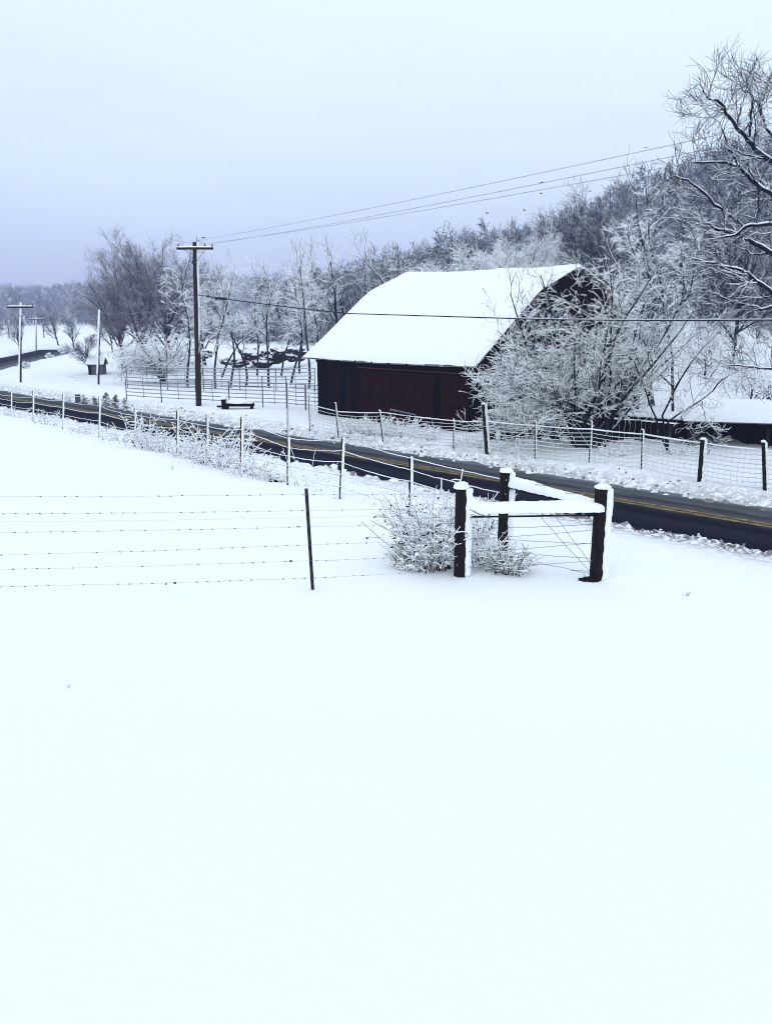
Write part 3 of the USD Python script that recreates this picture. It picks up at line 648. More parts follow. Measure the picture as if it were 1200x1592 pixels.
roadside_fence()

# ------------------------------------------------------------------ woven wire fence beyond the road
def woven_fence():
    pl = [(447, 690, 447, 594, 0), (482, 670, 480, 612, 0), (527, 684, 521, 626, 0), (596, 688, 590, 638, 0), (705, 699, 705, 652, 0), (758, 706, 752, 628, 1), (832, 714, 832, 655, 0), (916, 719, 919, 655, 0), (997, 730, 999, 668, 0), (1088, 748, 1093, 683, 1), (1190, 763, 1187, 687, 2), (1300, 778, 1300, 702, 1)]
    fc = thing('woven_wire_fence', 'snow-laden woven wire fence on mixed posts along the far verge', 'fence', hit(832, 714))
    ch = []
    for k, (u, v, ut, vt, th) in enumerate(pl):
        b = hit(u, v); t = P(ut, vt, b[1]); r = (.028, .085, .06)[th]
        pm = part('post', shaft(b - [0, 0, .2], t, r, 20 + k, 10, 8), M['post_wood' if th else 'steel_post'], fc, smooth=40, label='stout leaning wooden post' if k == 5 else None)
        part('plastered_snow', plaster(b, t, r, .045 if th else .030, -.2, 1.15, 70 + k), M['snow'], pm, smooth=True)
        part('snow_cap', cap(t, r + .015, r + .015, .06 if th else .035, k), M['snow'], pm, smooth=True)
        ch.append((b, t))
    rg = R(9); NW = 9; rows = []
    for w in range(NW):
        pp = []
        for i in range(len(ch) - 1):
            if i < 1: continue
            (b0, t0), (b1, t1) = ch[i], ch[i + 1]; h0, h1 = min(1.2, t0[2] - b0[2] - .05), min(1.2, t1[2] - b1[2] - .05); f_ = (.06 + .94 * w / (NW - 1))
            p0, p1 = b0 + [0, -.05, f_ * h0], b1 + [0, -.05, f_ * h1]; s = np.linspace(0, 1, 22, endpoint=False)[:, None]; seg = p0 * (1 - s) + p1 * s
            seg[:, 2] -= ((.05 if w < NW - 1 else .02) * 4 * s * (1 - s))[:, 0]; pp.append(seg)
        pp = np.vstack(pp + [(b1 + [0, -.05, f_ * h1])[None]]); pp[:, 2] += .02 * (nz(pp, .8, 80 + w) - .5); rows.append(pp)
        wr = part('wire', MB().tube(pp, .006, 4), M['wire'], fc)
        part('snow_load', MB().tube(pp + [0, 0, .011], (.026 if w == NW - 1 else .011) * (.25 + 1.3 * nz(pp, 1.3, 90 + w)), 5), M['snow'], wr)
    st = MB()
    for i in range(0, len(rows[0]), 2): st.tube([rows[w][i] for w in range(NW)], .0022, 3)
    part('stay_wires', st, M['wire'], fc, kind='stuff')
woven_fence()

# ------------------------------------------------------------------ corral panels, gate and trough left of the barn
def panel(p0, p1, h, label, name='cattle_hurdle', rails=6, group='corral panels by the utility pole', arch=0.0):
    p0, p1 = np.asarray(p0, float), np.asarray(p1, float)
    t = thing(name, label, 'hurdle' if name == 'cattle_hurdle' else 'gate', (p0 + p1) / 2, 0, group if name == 'cattle_hurdle' else None)
    for p in (p0, p1):
        part('end_post', MB().tube([p + [0, 0, -.1], p + [0, 0, h + arch]], .032, 8, True), M['galv'], t, smooth=40)
    zs = list(np.linspace(.30, h - .03, rails)) + ([h + arch] if arch else [])
    for z in zs:
        r = part('rail', MB().tube([p0 + [0, 0, z], (p0 + p1) / 2 + [0, 0, z - .01], p1 + [0, 0, z]], .024, 6), M['galv'], t, smooth=40)
        q = np.linspace(0, 1, 14)[:, None]; pts = p0 * (1 - q) + p1 * q + [0, 0, z + .022]; part('snow_load', MB().tube(pts, .012 * (.3 + 1.2 * nz(pts, 2, 7)), 5), M['snow'], r)
    m = (p0 + p1) / 2; part('brace_bar', MB().tube([m + [0, 0, .2], m + [0, 0, h - .05]], .018, 6), M['galv'], t)
def gpt(u, v, y):
    p = P(u, v, y); return np.array([p[0], p[1], H(p[0], p[1])])
pf = [gpt(198, 634, 51.5), gpt(252, 635, 50.5), gpt(306, 636, 49.6), gpt(357, 637, 48.9), gpt(409, 638, 48.2)]
names_ = ['far left panel of the front corral row', 'panel behind the foot of the utility pole', 'panel right of the utility pole behind the trough', 'panel between the trough and the tall gate']
for k in range(4): panel(pf[k], pf[k + 1], 1.45, 'grey tube corral panel with snowy rails, ' + names_[k])
panel(pf[4], gpt(446, 639, 47.6), 1.45, 'narrow grey walk-through corral gate with a high arched frame', 'corral_gate', arch=.32)
panel(gpt(447, 640, 47.5), gpt(475, 641, 47.0), 1.45, 'grey tube corral panel with snowy rails, just right of the tall gate')
panel(gpt(476, 641, 46.9), gpt(503, 641, 46.3), 1.45, 'grey tube corral panel with snowy rails, touching the barn corner')
pk = [gpt(200, 625, 60.5), gpt(262, 625, 60), gpt(318, 625, 59.6), gpt(374, 626, 59.2), gpt(430, 626, 58.8), gpt(490, 626, 58.4)]
nb_ = ['leftmost of the back row', 'back row, left of the utility pole', 'back row, just right of the utility pole', 'back row, behind the trough', 'back row, behind the tall gate']
for k in range(5): panel(pk[k], pk[k + 1], 1.6, 'grey tube corral panel with snowy rails, ' + nb_[k])

tr = gpt(366, 640, 47.2); trough = thing('feed_trough', 'low dark feed trough with snow in it beside the corral', 'trough', tr)
def bx(c, s): return MB().box(np.asarray(c) + tr, s)
part('basin', bx((.25, 0, .24), (1.6, .6, .16)), M['board_dark'], trough)
part('rim_snow', (lambda m: (m[0] + tr, m[1]))(cap((.25, 0, .33), .82, .32, .20, 6)), M['snow'], trough, smooth=True)
for x in (-.45, .95): part('leg', bx((x, 0, .08), (.10, .55, .16)), M['board_dark'], trough)
hd = part('hopper', bx((-.62, 0, .30), (.22, .5, .56)), M['board_dark'], trough)
part('snow_cap', (lambda m: (m[0] + tr, m[1]))(cap((-.62, 0, .58), .17, .29, .22, 7)), M['snow'], hd, smooth=True)
part('runner', bx((-.85, 0, .14), (.35, .12, .10)), M['board_dark'], trough)

# plank rail by the barn's near corner and a reddish frame in front of its wall
p0, pm_, p1 = P(757, 641, 34.6), P(842, 636, 35.0), P(1066, 655, 34.9)
pw = thing('plank_wall', 'low dark plank wall with a snowy top rail running from the barn corner behind the bush tree', 'plank wall', pm_); rnd2 = random.Random(8)
for (u0_, u1_) in ((p0, pm_), (pm_, p1)):
    d = u1_ - u0_; L = np.linalg.norm(d[:2]); k = 0.0
    while k < L - .1:
        w = rnd2.uniform(.18, .30); q = u0_ + d * ((k + w / 2) / L); g = H(q[0], q[1]); tp = q[2] - .10 - rnd2.uniform(0, .06)
        if rnd2.random() > .05: part('plank', bar([q[0], q[1] + rnd2.uniform(0, .015), g + rnd2.uniform(.0, .12)], [q[0], q[1], tp], w - rnd2.uniform(.004, .016), .03), M['board_dark' if rnd2.random() < .6 else 'board'], pw)
        k += w
    part('top_rail', bar(u0_ - [0, .06, .02], u1_ - [0, .06, .02], .06, .13), M['board_dark'], pw)
    part('rail_snow', heap(u0_ + [0, -.05, .045], u1_ + [0, -.05, .045], .07, .09, 11), M['snow'], pw, smooth=True)
for p in (p0, pm_, p1): part('post', bar([p[0], p[1] + .1, p[2] + .12], [p[0], p[1] + .1, -.1], .12, .12), M['post_wood'], pw)
fo = np.array([.2, 39.6, 0.05]); fr = thing('wooden_frame', 'small rusty red frame with a pale bar standing before the barn wall', 'frame', fo)
for (a_, b_) in (((-.35, 0, 0), (0, 0, .95)), ((.35, 0, 0), (0, 0, .95)), ((-.2, 0, .45), (.2, 0, .45))): part('strut', bar(fo + a_, fo + b_, .06, .06), M['rust'], fr)
part('bar', bar(fo + [0, 0, .98], fo + [1.3, -.2, .72], .07, .07), M['block'], fr); part('strut', bar(fo + [1.2, -.18, 0], fo + [1.2, -.18, .72], .06, .06), M['rust'], fr)

# ------------------------------------------------------------------ utility poles, lines
def pole(u, vb, vt, ut, y, label, r=.15, arm=1.15, rz=0, cross=True, mat='pole_wood'):
    b = P(u, vb, y); b[2] = H(b[0], b[1]); t = P(ut, vt, y); t[0] = b[0] + (t[0] - P(u, vb, y)[0]) * 1.0
    p = thing('utility_pole', label, 'utility pole', b)
    pm = part('pole', shaft(b - [0, 0, .3], t, r, int(u), 12, 14), M[mat], p, smooth=40)
    part('plastered_snow', plaster(b + [0, 0, .8], t, r * .98, .03, -.15 if cross and u == 309 else -1.1, .75 if u == 309 else 1.35, int(u)), M['snow'], pm, smooth=True)
    ends = []
    if cross:
        d = np.array([math.cos(rz), math.sin(rz), 0]); c = t - [0, 0, .35] + np.array([0, -.16, 0])
        am = part('crossarm', bar(c - d * arm, c + d * arm, .11, .13), M[mat], p)
        part('snow_cap', heap(c - d * arm + [0, 0, .065], c + d * arm + [0, 0, .065], .06, .07, 5), M['snow'], am, smooth=True)
        for k in (-.9, .55, .95):
            q = c + d * arm * k + [0, 0, .07]; part('insulator', MB().tube([q, q + [0, 0, .10], q + [0, 0, .17]], [.035, .05, .03], 8, True), M['block'], am); ends.append(q + [0, 0, .18])
        for k in (-1, 1): part('arm_brace', bar(c + d * k * .6 - [0, 0, .05], c - [0, 0, .75] + [0, .04, 0], .04, .02), M['galv'], p)
    return p, b, t, ends
p1_, b1_, t1_, e1_ = pole(309, 637, 376, 303.5, 48.8, 'tall brown utility pole with a snowy crossarm, nearest the barn', .16, 1.02)
part('bracket', MB().box(P(302, 407, 48.6), (.25, .2, .16)), M['steel_post'], p1_)
p2_, b2_, t2_, _ = pole(153, 600, 481, 154, 65.6, 'slim pale pole without a crossarm, beside the little hut', .075, cross=False, mat='bark')
p3_, b3_, t3_, e3_ = pole(32, 597, 470, 32, 67.5, 'slim snow-whitened utility pole with a crossarm at the left edge', .075, 1.05, mat='bark')
p4_, b4_, t4_, e4_ = pole(56, 545, 492, 56, 128, 'distant faint utility pole with a crossarm in the far field', .08, 1.2, mat='bark')
def catenary(a, b, sag, n=60):
    s = np.linspace(0, 1, n)[:, None]; p = np.asarray(a) * (1 - s) + np.asarray(b) * s; p[:, 2] -= (sag * 4 * s * (1 - s))[:, 0]; return p
for k, (v, u, nm, y, e) in enumerate(((195, 1095, 'top', 18.0, e1_[0]), (216, 1085, 'middle', 18.2, e1_[2]), (240, 1047, 'lowest', 19.2, e1_[1]))):
    q = P(u, v, y); end = e + (q - e) * 1.55; sag = .55
    l = part('power_line', MB().tube(catenary(e, end, .25), .0065, 4), M['line_wire']); tag(l, f'{nm} of the three thin power lines rising to the upper right', 'power line')
tc0 = P(307, 458, 48.6)
mid = P(700, 494, 36.0); end = P(1300, 494, 24.0)
cpts = np.vstack([catenary(tc0, P(540, 487, 40), .05, 20)[:-1], catenary(P(540, 487, 40), P(850, 496.5, 32), .0, 20)[:-1], catenary(P(850, 496.5, 32), P(1320, 496, 25), .03, 20)])
cb = thing('telephone_cable', 'dark telephone cable crossing in front of the barn roof', 'cable', tc0)
cm = part('cable', MB().tube(cpts, .026, 6), M['cable'], cb)
sb_ = P(345, 464, 47.3); part('splice_box', bar(sb_ + [-.35, .0, .02], sb_ + [.3, -.1, -.02], .12, .14), M['cable'], cb)
part('snow_load', MB().tube(cpts[24:] + [0, 0, .026], .016, 4), M['snow'], cm)
for (a_, b_, n_, w_) in ((t1_ - [0, 0, 3.2], t2_ - [0, 0, .2], 'sagging faint wire from the tall pole to the slim pale pole', .010), (e3_[0], e4_[0], 'faint far line between the two crossarm poles on the left', .010), (t2_ - [0, 0, .1], t3_ - [0, 0, 1.0], 'faint wire between the slim pale pole and the left-edge pole', .010)):
    l = part('power_line', MB().tube(catenary(a_, b_, .35), w_, 4), M['line_wire']); tag(l, n_, 'power line')

# ------------------------------------------------------------------ trees near the barn
def up_shrub():
    rg = R(21); stems = []
    for k in range(24):
        a_ = rg.uniform(0, 6.283); d = np.array([math.cos(a_) * rg.uniform(.10, .85) - .02, math.sin(a_) * rg.uniform(.2, .7), 1.0]); d /= np.linalg.norm(d); L = rg.uniform(4.4, 7.7) * (1 if d[2] > .75 else .8)
        p = [np.array([rg.normal(0, .30), rg.normal(0, .25), -.1])]
        for q in range(9): d = d + rg.normal(0, .10, 3) + np.array([0, 0, .02]); d /= np.linalg.norm(d); p.append(p[-1] + d * L / 9)
        stems.append((np.array(p), np.linspace(.075, .018, 10)))
    # long sprays reaching left towards the barn's corner
    for k in range(10):
        d = np.array([-1, rg.normal(-.1, .35), rg.uniform(.15, .9)]); d /= np.linalg.norm(d); p = [np.array([rg.normal(-.3, .3), rg.normal(0, .3), rg.uniform(.4, 1.6)])]
        for q in range(9): d = d + rg.normal(0, .08, 3) + np.array([0, 0, -.03]); d /= np.linalg.norm(d); p.append(p[-1] + d * rg.uniform(3.4, 4.8) / 9)
        stems.append((np.array(p), np.linspace(.055, .014, 10)))
    spec = dict(levels=[dict(n=13, len=2.0, ang=42, dang=14, t0=.22, seg=5, up=.02, wob=.16, rr=.55, rmin=.010, taper=.4), dict(n=6, len=.95, ang=45, dang=15, t0=.12, seg=4, up=.0, wob=.18, rr=.6, rmin=.007, taper=.3), dict(n=3, len=.42, ang=45, t0=.15, seg=2, up=-.02, wob=.2, rr=.7, rmin=.006, taper=.2)])
    return grow(rg, spec, stems)
bs = hit(925, 706); bs = np.array([8.2, 33.2, H(8.2, 33.2)])
tree('snow_laden_bush_tree', 'large many-stemmed bush tree thick with snow, hiding the barn gable', up_shrub(), bs, sadd=.0065, mats=('bark_dark', 'bark_dark'))
def dark_limb_tree():
    rg = R(23); L = []
    for pts, r in (([(1036, 700), (1040, 650), (1075, 632), (1105, 610), (1122, 590), (1140, 580)], .05), ([(1036, 700), (1030, 640), (1052, 600), (1072, 565), (1098, 535), (1112, 520)], .045), ([(1036, 690), (1050, 655), (1085, 615), (1120, 560), (1150, 545)], .035), ([(1036, 700), (1015, 640), (1000, 600), (985, 560)], .04), ([(1090, 625), (1097, 650), (1099, 690)], .02)):
        y = 31.3 + rg.normal(0, .5); pp = [P(u, v, y + rg.normal(0, .12)) for u, v in pts]; L.append((strand(pp, 12, 0, .012, 3), np.linspace(r, r * .35, 12)))
    b = P(1036, 705, 31.3); b[2] = H(b[0], b[1]); L = [(p - b, r) for p, r in L]
    spec = dict(levels=[dict(n=9, len=1.2, ang=45, t0=.2, seg=5, up=.03, wob=.15, rr=.5, rmin=.008), dict(n=6, len=.55, ang=45, t0=.15, seg=3, up=.0, wob=.18, rr=.6, rmin=.006), dict(n=3, len=.3, ang=45, t0=.15, seg=2, up=-.02, wob=.2, rr=.7, rmin=.005)])
    tree('crooked_shrub_tree', 'crooked dark-limbed shrub tree leaning over the left end of the low shed', grow(rg, spec, L), b, mats=('bark_dark', 'twig'), sadd=.004)
dark_limb_tree()
def right_tree():
    rg = R(31); Y = 28.0; tb = np.array([15.4, Y, H(15.4, Y)]); L = []
    trunk = np.array([tb + [0, 0, -.2], tb + [.1, 0, 2.5], tb + [.25, .1, 5], tb + [.1, 0, 7.5], tb + [.2, .2, 10], tb + [0, .1, 12.5], tb + [.1, 0, 15]]); L.append((trunk, np.array([.36, .31, .27, .22, .17, .11, .06])))
    limbs = [([(1302, 470), (1240, 415), (1200, 394), (1150, 364), (1120, 357), (1097, 347)], .13, 0), ([(1162, 372), (1155, 351), (1117, 322), (1085, 292), (1060, 275), (1037, 274)], .075, 0), ([(1302, 400), (1250, 350), (1200, 347), (1160, 351), (1140, 366), (1115, 370)], .10, -1.2),
             ([(1302, 400), (1240, 330), (1200, 301), (1170, 282), (1147, 257), (1120, 252), (1075, 252)], .12, 1), ([(1147, 257), (1135, 230), (1122, 200), (1118, 185)], .055, 1), ([(1302, 330), (1240, 280), (1200, 252), (1177, 235), (1160, 212), (1137, 187), (1120, 160), (1100, 152), (1092, 140)], .12, -.5),
             ([(1165, 217), (1169, 172), (1170, 145), (1155, 140), (1152, 130)], .055, -.5), ([(1302, 300), (1240, 240), (1200, 210), (1187, 190), (1180, 160), (1168, 150), (1164, 140)], .10, 1.5), ([(1302, 240), (1250, 180), (1218, 150), (1203, 130), (1192, 122)], .08, 0),
             ([(1302, 540), (1250, 490), (1200, 456), (1172, 432), (1152, 420), (1110, 410), (1075, 402)], .10, -1.5), ([(1302, 550), (1240, 495), (1200, 478), (1187, 480), (1150, 472), (1132, 465), (1100, 452)], .08, .5), ([(1132, 465), (1150, 447), (1177, 435)], .035, .2), ([(1302, 620), (1250, 585), (1200, 572), (1175, 572), (1147, 567), (1120, 570)], .07, -1),
             ([(1180, 330), (1178, 290), (1165, 265), (1158, 235)], .045, 0), ([(1200, 394), (1170, 395), (1140, 380), (1110, 372)], .04, .5)]
    for pts, r, dy in limbs:
        pp = [P(u, v, Y + dy * min(1, i / 3)) for i, (u, v) in enumerate(pts)]; L.append((strand(pp, len(pp) * 4, 0, .018, int(pts[0][1])), np.linspace(r * .8, max(.013, r * .22), len(pp) * 4)))
    rg2 = R(32)
    for k in range(9):                                        # the half of the crown outside the frame
        z = 4.5 + k * 1.1; a_ = rg2.uniform(-1.3, 1.3); d = np.array([math.cos(a_), math.sin(a_), .55]); p = [tb + [.15, 0, z]]
        for q in range(7): d = d + rg2.normal(0, .13, 3); d /= np.linalg.norm(d); p.append(p[-1] + d * rg2.uniform(4, 6) / 7)
        L.append((np.array(p), np.linspace(.11, .02, 8)))
    L = [(p - tb, r) for p, r in L]
    spec = dict(levels=[dict(per_m=2.1, n=0, len=1.6, ang=45, dang=14, t0=.25, seg=5, up=.07, wob=.16, rr=.42, rmin=.011, rmax=.04, taper=.35), dict(n=5, len=.95, ang=42, t0=.15, seg=4, up=.06, wob=.17, rr=.6, rmin=.009), dict(n=6, len=.55, ang=38, t0=.15, seg=2, up=.04, wob=.18, rr=.7, rmin=.0055)])
    tree('overhanging_tree', 'tall dark-limbed bare tree at the right edge with snow along its branches', grow(rg, spec, L), tb, mats=('bark_dark', 'twig'), sadd=.004, srmin=.007)
right_tree()
# prototypes for middle-distance and hillside trees
def sp_tree(h, r, kind):
    if kind == 'broad':
        return dict(trunk=dict(len=h * .60, r=r, wob=.08, lean=.06, tip=.22), levels=[dict(n=18, len=h * .52, ang=46, dang=12, t0=.22, seg=6, up=.10, wob=.12, rr=.55, rmin=.016, taper=.40), dict(n=10, len=h * .20, ang=42, t0=.2, seg=4, up=.07, wob=.13, rr=.5, rmin=.009), dict(n=8, len=h * .10, ang=42, t0=.15, seg=3, up=.03, wob=.16, rr=.6, rmin=.008), dict(n=4, len=h * .06, ang=40, t0=.2, seg=2, up=.02, wob=.15, rr=.7, rmin=.006)])
    if kind == 'dome':
        return dict(trunk=dict(len=h * .42, r=r, wob=.05, lean=.03, tip=.5), levels=[dict(n=20, len=h * .56, ang=38, dang=13, t0=.30, seg=7, up=.06, wob=.14, rr=.45, rmin=.018, taper=.10), dict(n=13, len=h * .20, ang=40, t0=.25, seg=4, up=.06, wob=.12, rr=.5, rmin=.010), dict(n=10, len=h * .085, ang=40, t0=.15, seg=3, up=.04, wob=.14, rr=.6, rmin=.007), dict(n=4, len=h * .05, ang=38, t0=.2, seg=2, up=.03, wob=.15, rr=.7, rmin=.0055)])
    if kind == 'slim':
        return dict(trunk=dict(len=h * .9, r=r, wob=.10, lean=.08, tip=.2), levels=[dict(n=11, len=h * .40, ang=40, dang=14, t0=.30, seg=7, up=.07, wob=.18, rr=.55, rmin=.016, taper=.35), dict(n=6, len=h * .18, ang=45, t0=.25, seg=5, up=.02, wob=.2, rr=.6, rmin=.011), dict(n=4, len=h * .085, ang=45, t0=.2, seg=3, up=.0, wob=.2, rr=.6, rmin=.008)])
    if kind == 'forest':
        return dict(trunk=dict(len=h * .66, r=r, wob=.08, lean=.07, tip=.3), levels=[dict(n=13, len=h * .46, ang=36, dang=12, t0=.35, seg=5, up=.09, wob=.13, rr=.55, rmin=.022, taper=.35), dict(n=8, len=h * .17, ang=42, t0=.2, seg=3, up=.06, wob=.13, rr=.55, rmin=.016), dict(n=6, len=h * .07, ang=40, t0=.15, seg=2, up=.04, wob=.16, rr=.6, rmin=.014)])
# slender snowy trees in a row left of the barn
rowpos = [(292, 603, 62, 8.6, 'at the left end of the row, beside the utility pole'), (335, 605, 61, 8.0, 'second in the row, right of the utility pole'), (358, 603, 62.5, 9.4, 'tall one above the feed trough'), (383, 600, 64, 8.2, 'in front of the dark boulders, left of the gate'), (418, 603, 62, 9.0, 'rising behind the tall corral gate'), (452, 600, 64, 8.4, 'just right of the tall corral gate'), (480, 607, 60, 9.6, 'closest to the left end of the barn'), (312, 596, 70, 8.0, 'thin one a little behind the utility pole'), (345, 592, 74, 8.8, 'thin one set back behind the second and third'), (400, 590, 76, 8.6, 'thin one standing right before the boulders'), (437, 592, 73, 8.8, 'thin one set back above the tall gate'), (466, 592, 72, 9.4, 'thin one set back left of the barn eave'), (497, 594, 70, 9.8, 'half hidden by the barn eave')]
for k, (u, v, y, h, w) in enumerate(rowpos):
    b = P(u, v, y); b[2] = H(b[0], b[1]); tree('slender_tree', 'slender snowy bare tree, ' + w, grow(R(100 + k), sp_tree(h, .095, 'slim')), b - [0, 0, .1], sadd=.010, mats=('bark', 'twig'), group='row of slender trees left of the barn')
# trees behind the barn roof's left end
for k, (u, y, h, w) in enumerate(((535, 66, 11.2, 'leftmost of those above the barn roof edge'), (575, 72, 11.8, 'over the middle of the roof slope'), (625, 78, 12.6, 'forked above the left end of the ridge'))):
    x = (u - 600) / FOC * y; tree('roofside_tree', 'open-branched bare tree behind the barn, ' + w, grow(R(120 + k), sp_tree(h * .85, .16, 'slim')), (x, y, H(x, y)), sadd=.008, mats=('bark_dark', 'twig'), group='bare trees behind the barn roof')
BROAD = {}
# big trees behind the utility pole
for k, (u, y, h, w) in enumerate(((198, 80, 12.2, 'leftmost and lower one of the big clump'), (232, 78, 13.2, 'middle of the big clump'), (262, 79, 13.6, 'tallest of the big clump, left of the utility pole'), (322, 92, 12.0, 'fainter one just right of the utility pole'))):
    x = (u - 600) / FOC * y
    if k > 1: dup(BROAD[k - 2], 'grey spreading bare tree, ' + w, (x, y, H(x, y) - .1), 130 * k, (h / (12.2, 13.2)[k - 2] * 1.05,) * 3); continue
    BROAD[k] = tree('spreading_tree', 'grey spreading bare tree, ' + w, grow(R(140 + k), sp_tree(h, .24, 'dome')), (x, y, H(x, y)), snow=False, mats=('bark', 'twig_tan'), group='big bare trees behind the utility pole')
# weeping snowy bush under them
def weeping():
    rg = R(160); st = []
    for k in range(46):
        a_ = rg.uniform(0, 6.283); d = np.array([math.cos(a_) * .55, math.sin(a_) * .55, 1.0]); p = [np.array([0, 0, .3])]; L = rg.uniform(3.6, 5.2)
        for q in range(10): d = d + rg.normal(0, .08, 3) + np.array([0, 0, -.13]); d /= np.linalg.norm(d); p.append(p[-1] + d * L / 10)
        st.append((np.array(p), np.linspace(.06, .015, 11)))
    st.append((np.array([[0, 0, -.2], [.05, 0, .8], [0, .1, 1.8]]), np.array([.28, .22, .12])))
    spec = dict(levels=[dict(n=14, len=1.3, ang=48, t0=.2, seg=4, up=-.10, wob=.14, rr=.55, rmin=.014), dict(n=7, len=.6, ang=45, t0=.1, seg=3, up=-.15, wob=.15, rr=.6, rmin=.010)])
    return grow(rg, spec, st)
x, y = (256 - 600) / FOC * 66.5, 66.5; tree('weeping_bush', 'rounded weeping bush white with snow left of the utility pole', weeping(), (x, y, H(x, y)), sadd=.011)
# trees right of the barn
for k, (u, y, h, w, kd) in enumerate(((1012, 49, 12.4, 'tall pale-trunked one just right of the barn gable', 'slim'), (1062, 54, 13.0, 'one with crossing trunks above the snowy clearing', 'slim'), (960, 58, 14.0, 'one rising over the right half of the barn', 'broad'), (905, 66, 15.0, 'one behind the barn peak', 'broad'), (1130, 62, 14, 'one behind the overhanging branches', 'broad'))):
    x = (u - 600) / FOC * y
    if k > 2: dup(BROAD[8], 'bare frosted tree, ' + w, (x, y, H(x, y)), 90 * k, (h / 14.0,) * 3); continue
    if k == 1:
        rg = R(177); yy = 46.5; b = P(1045, 640, yy); b[2] = H(b[0], b[1]); L = []
        for pts, r in (([(1046, 640), (1045, 580), (1045, 550), (1036, 500), (1030, 462), (1025, 425), (1016, 405), (1008, 370), (1010, 330), (1004, 290)], .085), ([(1038, 512), (1055, 477), (1072, 457), (1078, 425), (1086, 390), (1082, 350)], .065), ([(1031, 470), (1020, 452), (1002, 430), (985, 392), (975, 360)], .075), ([(1060, 470), (1064, 430), (1060, 390), (1066, 340)], .06), ([(1046, 600), (1000, 560), (992, 500), (990, 440)], .06)):
            L.append((strand([P(u_, v_, yy + rg.normal(0, .25)) for u_, v_ in pts], 16, 0, .02, 5) - b, np.linspace(r, r * .25, 16)))
        spec = dict(levels=[dict(n=11, len=2.0, ang=42, t0=.3, seg=5, up=.08, wob=.15, rr=.5, rmin=.016), dict(n=7, len=.95, ang=42, t0=.2, seg=4, up=.04, wob=.17, rr=.6, rmin=.011), dict(n=4, len=.5, ang=42, t0=.2, seg=2, up=.02, wob=.2, rr=.7, rmin=.008)])
        tree('gable_tree', 'bare frosted tree, ' + w, grow(rg, spec, L), b, sadd=.009, mats=('bark', 'twig'), group='bare trees right of the barn'); continue
    BROAD[8] = tree('gable_tree', 'bare frosted tree, ' + w, grow(R(170 + k), sp_tree(h, .2, kd)), (x, y, H(x, y)), snow=(k < 2), sadd=.007, mats=('bark', 'twig'), group='bare trees right of the barn')
# fine white thicket behind the ridge
for k, (u, y, h, w) in enumerate(((690, 58, 9.6, 'left part'), (745, 60, 10.4, 'middle part'), (800, 61, 11.2, 'right part'))):
    x = (u - 600) / FOC * y
    if k: dup(BROAD[9], 'fine-twigged white frosted tree behind the barn ridge, ' + w, (x, y, H(x, y)), 100 * k, (h / 9.6,) * 3); continue
    BROAD[9] = tree('frosted_thicket_tree', 'fine-twigged white frosted tree behind the barn ridge, ' + w, grow(R(190 + k), sp_tree(h, .14, 'broad')), (x, y, H(x, y)), sadd=.008, mats=('bark', 'twig'), group='white thicket behind the ridge')
# snow-laden undergrowth on the bank behind the shed
for k, (u, y, h, w) in enumerate(((1165, 42, 4.6, 'nearest the shed roof'), (1195, 46, 5.6, 'at the right edge above the shed'), (1090, 60, 4.2, 'on the snowy clearing'), (1140, 56, 5, 'above the middle of the clearing'))):
    x = (u - 600) / FOC * y; tree('bank_shrub', 'snow-covered shrub on the slope behind the shed, ' + w, grow(R(210 + k), dict(trunk=dict(len=h * .5, r=.07), levels=[dict(n=14, len=h * .6, ang=50, t0=.05, seg=5, up=.06, wob=.14, rr=.6, rmin=.014), dict(n=8, len=h * .25, ang=45, t0=.15, seg=4, up=0, wob=.15, rr=.6, rmin=.010), dict(n=4, len=h * .12, ang=45, t0=.15, seg=2, wob=.15, rr=.7, rmin=.008)])), (x, y, H(x, y)), sadd=.016, cat='shrub', group='snowy shrubs on the slope behind the shed')

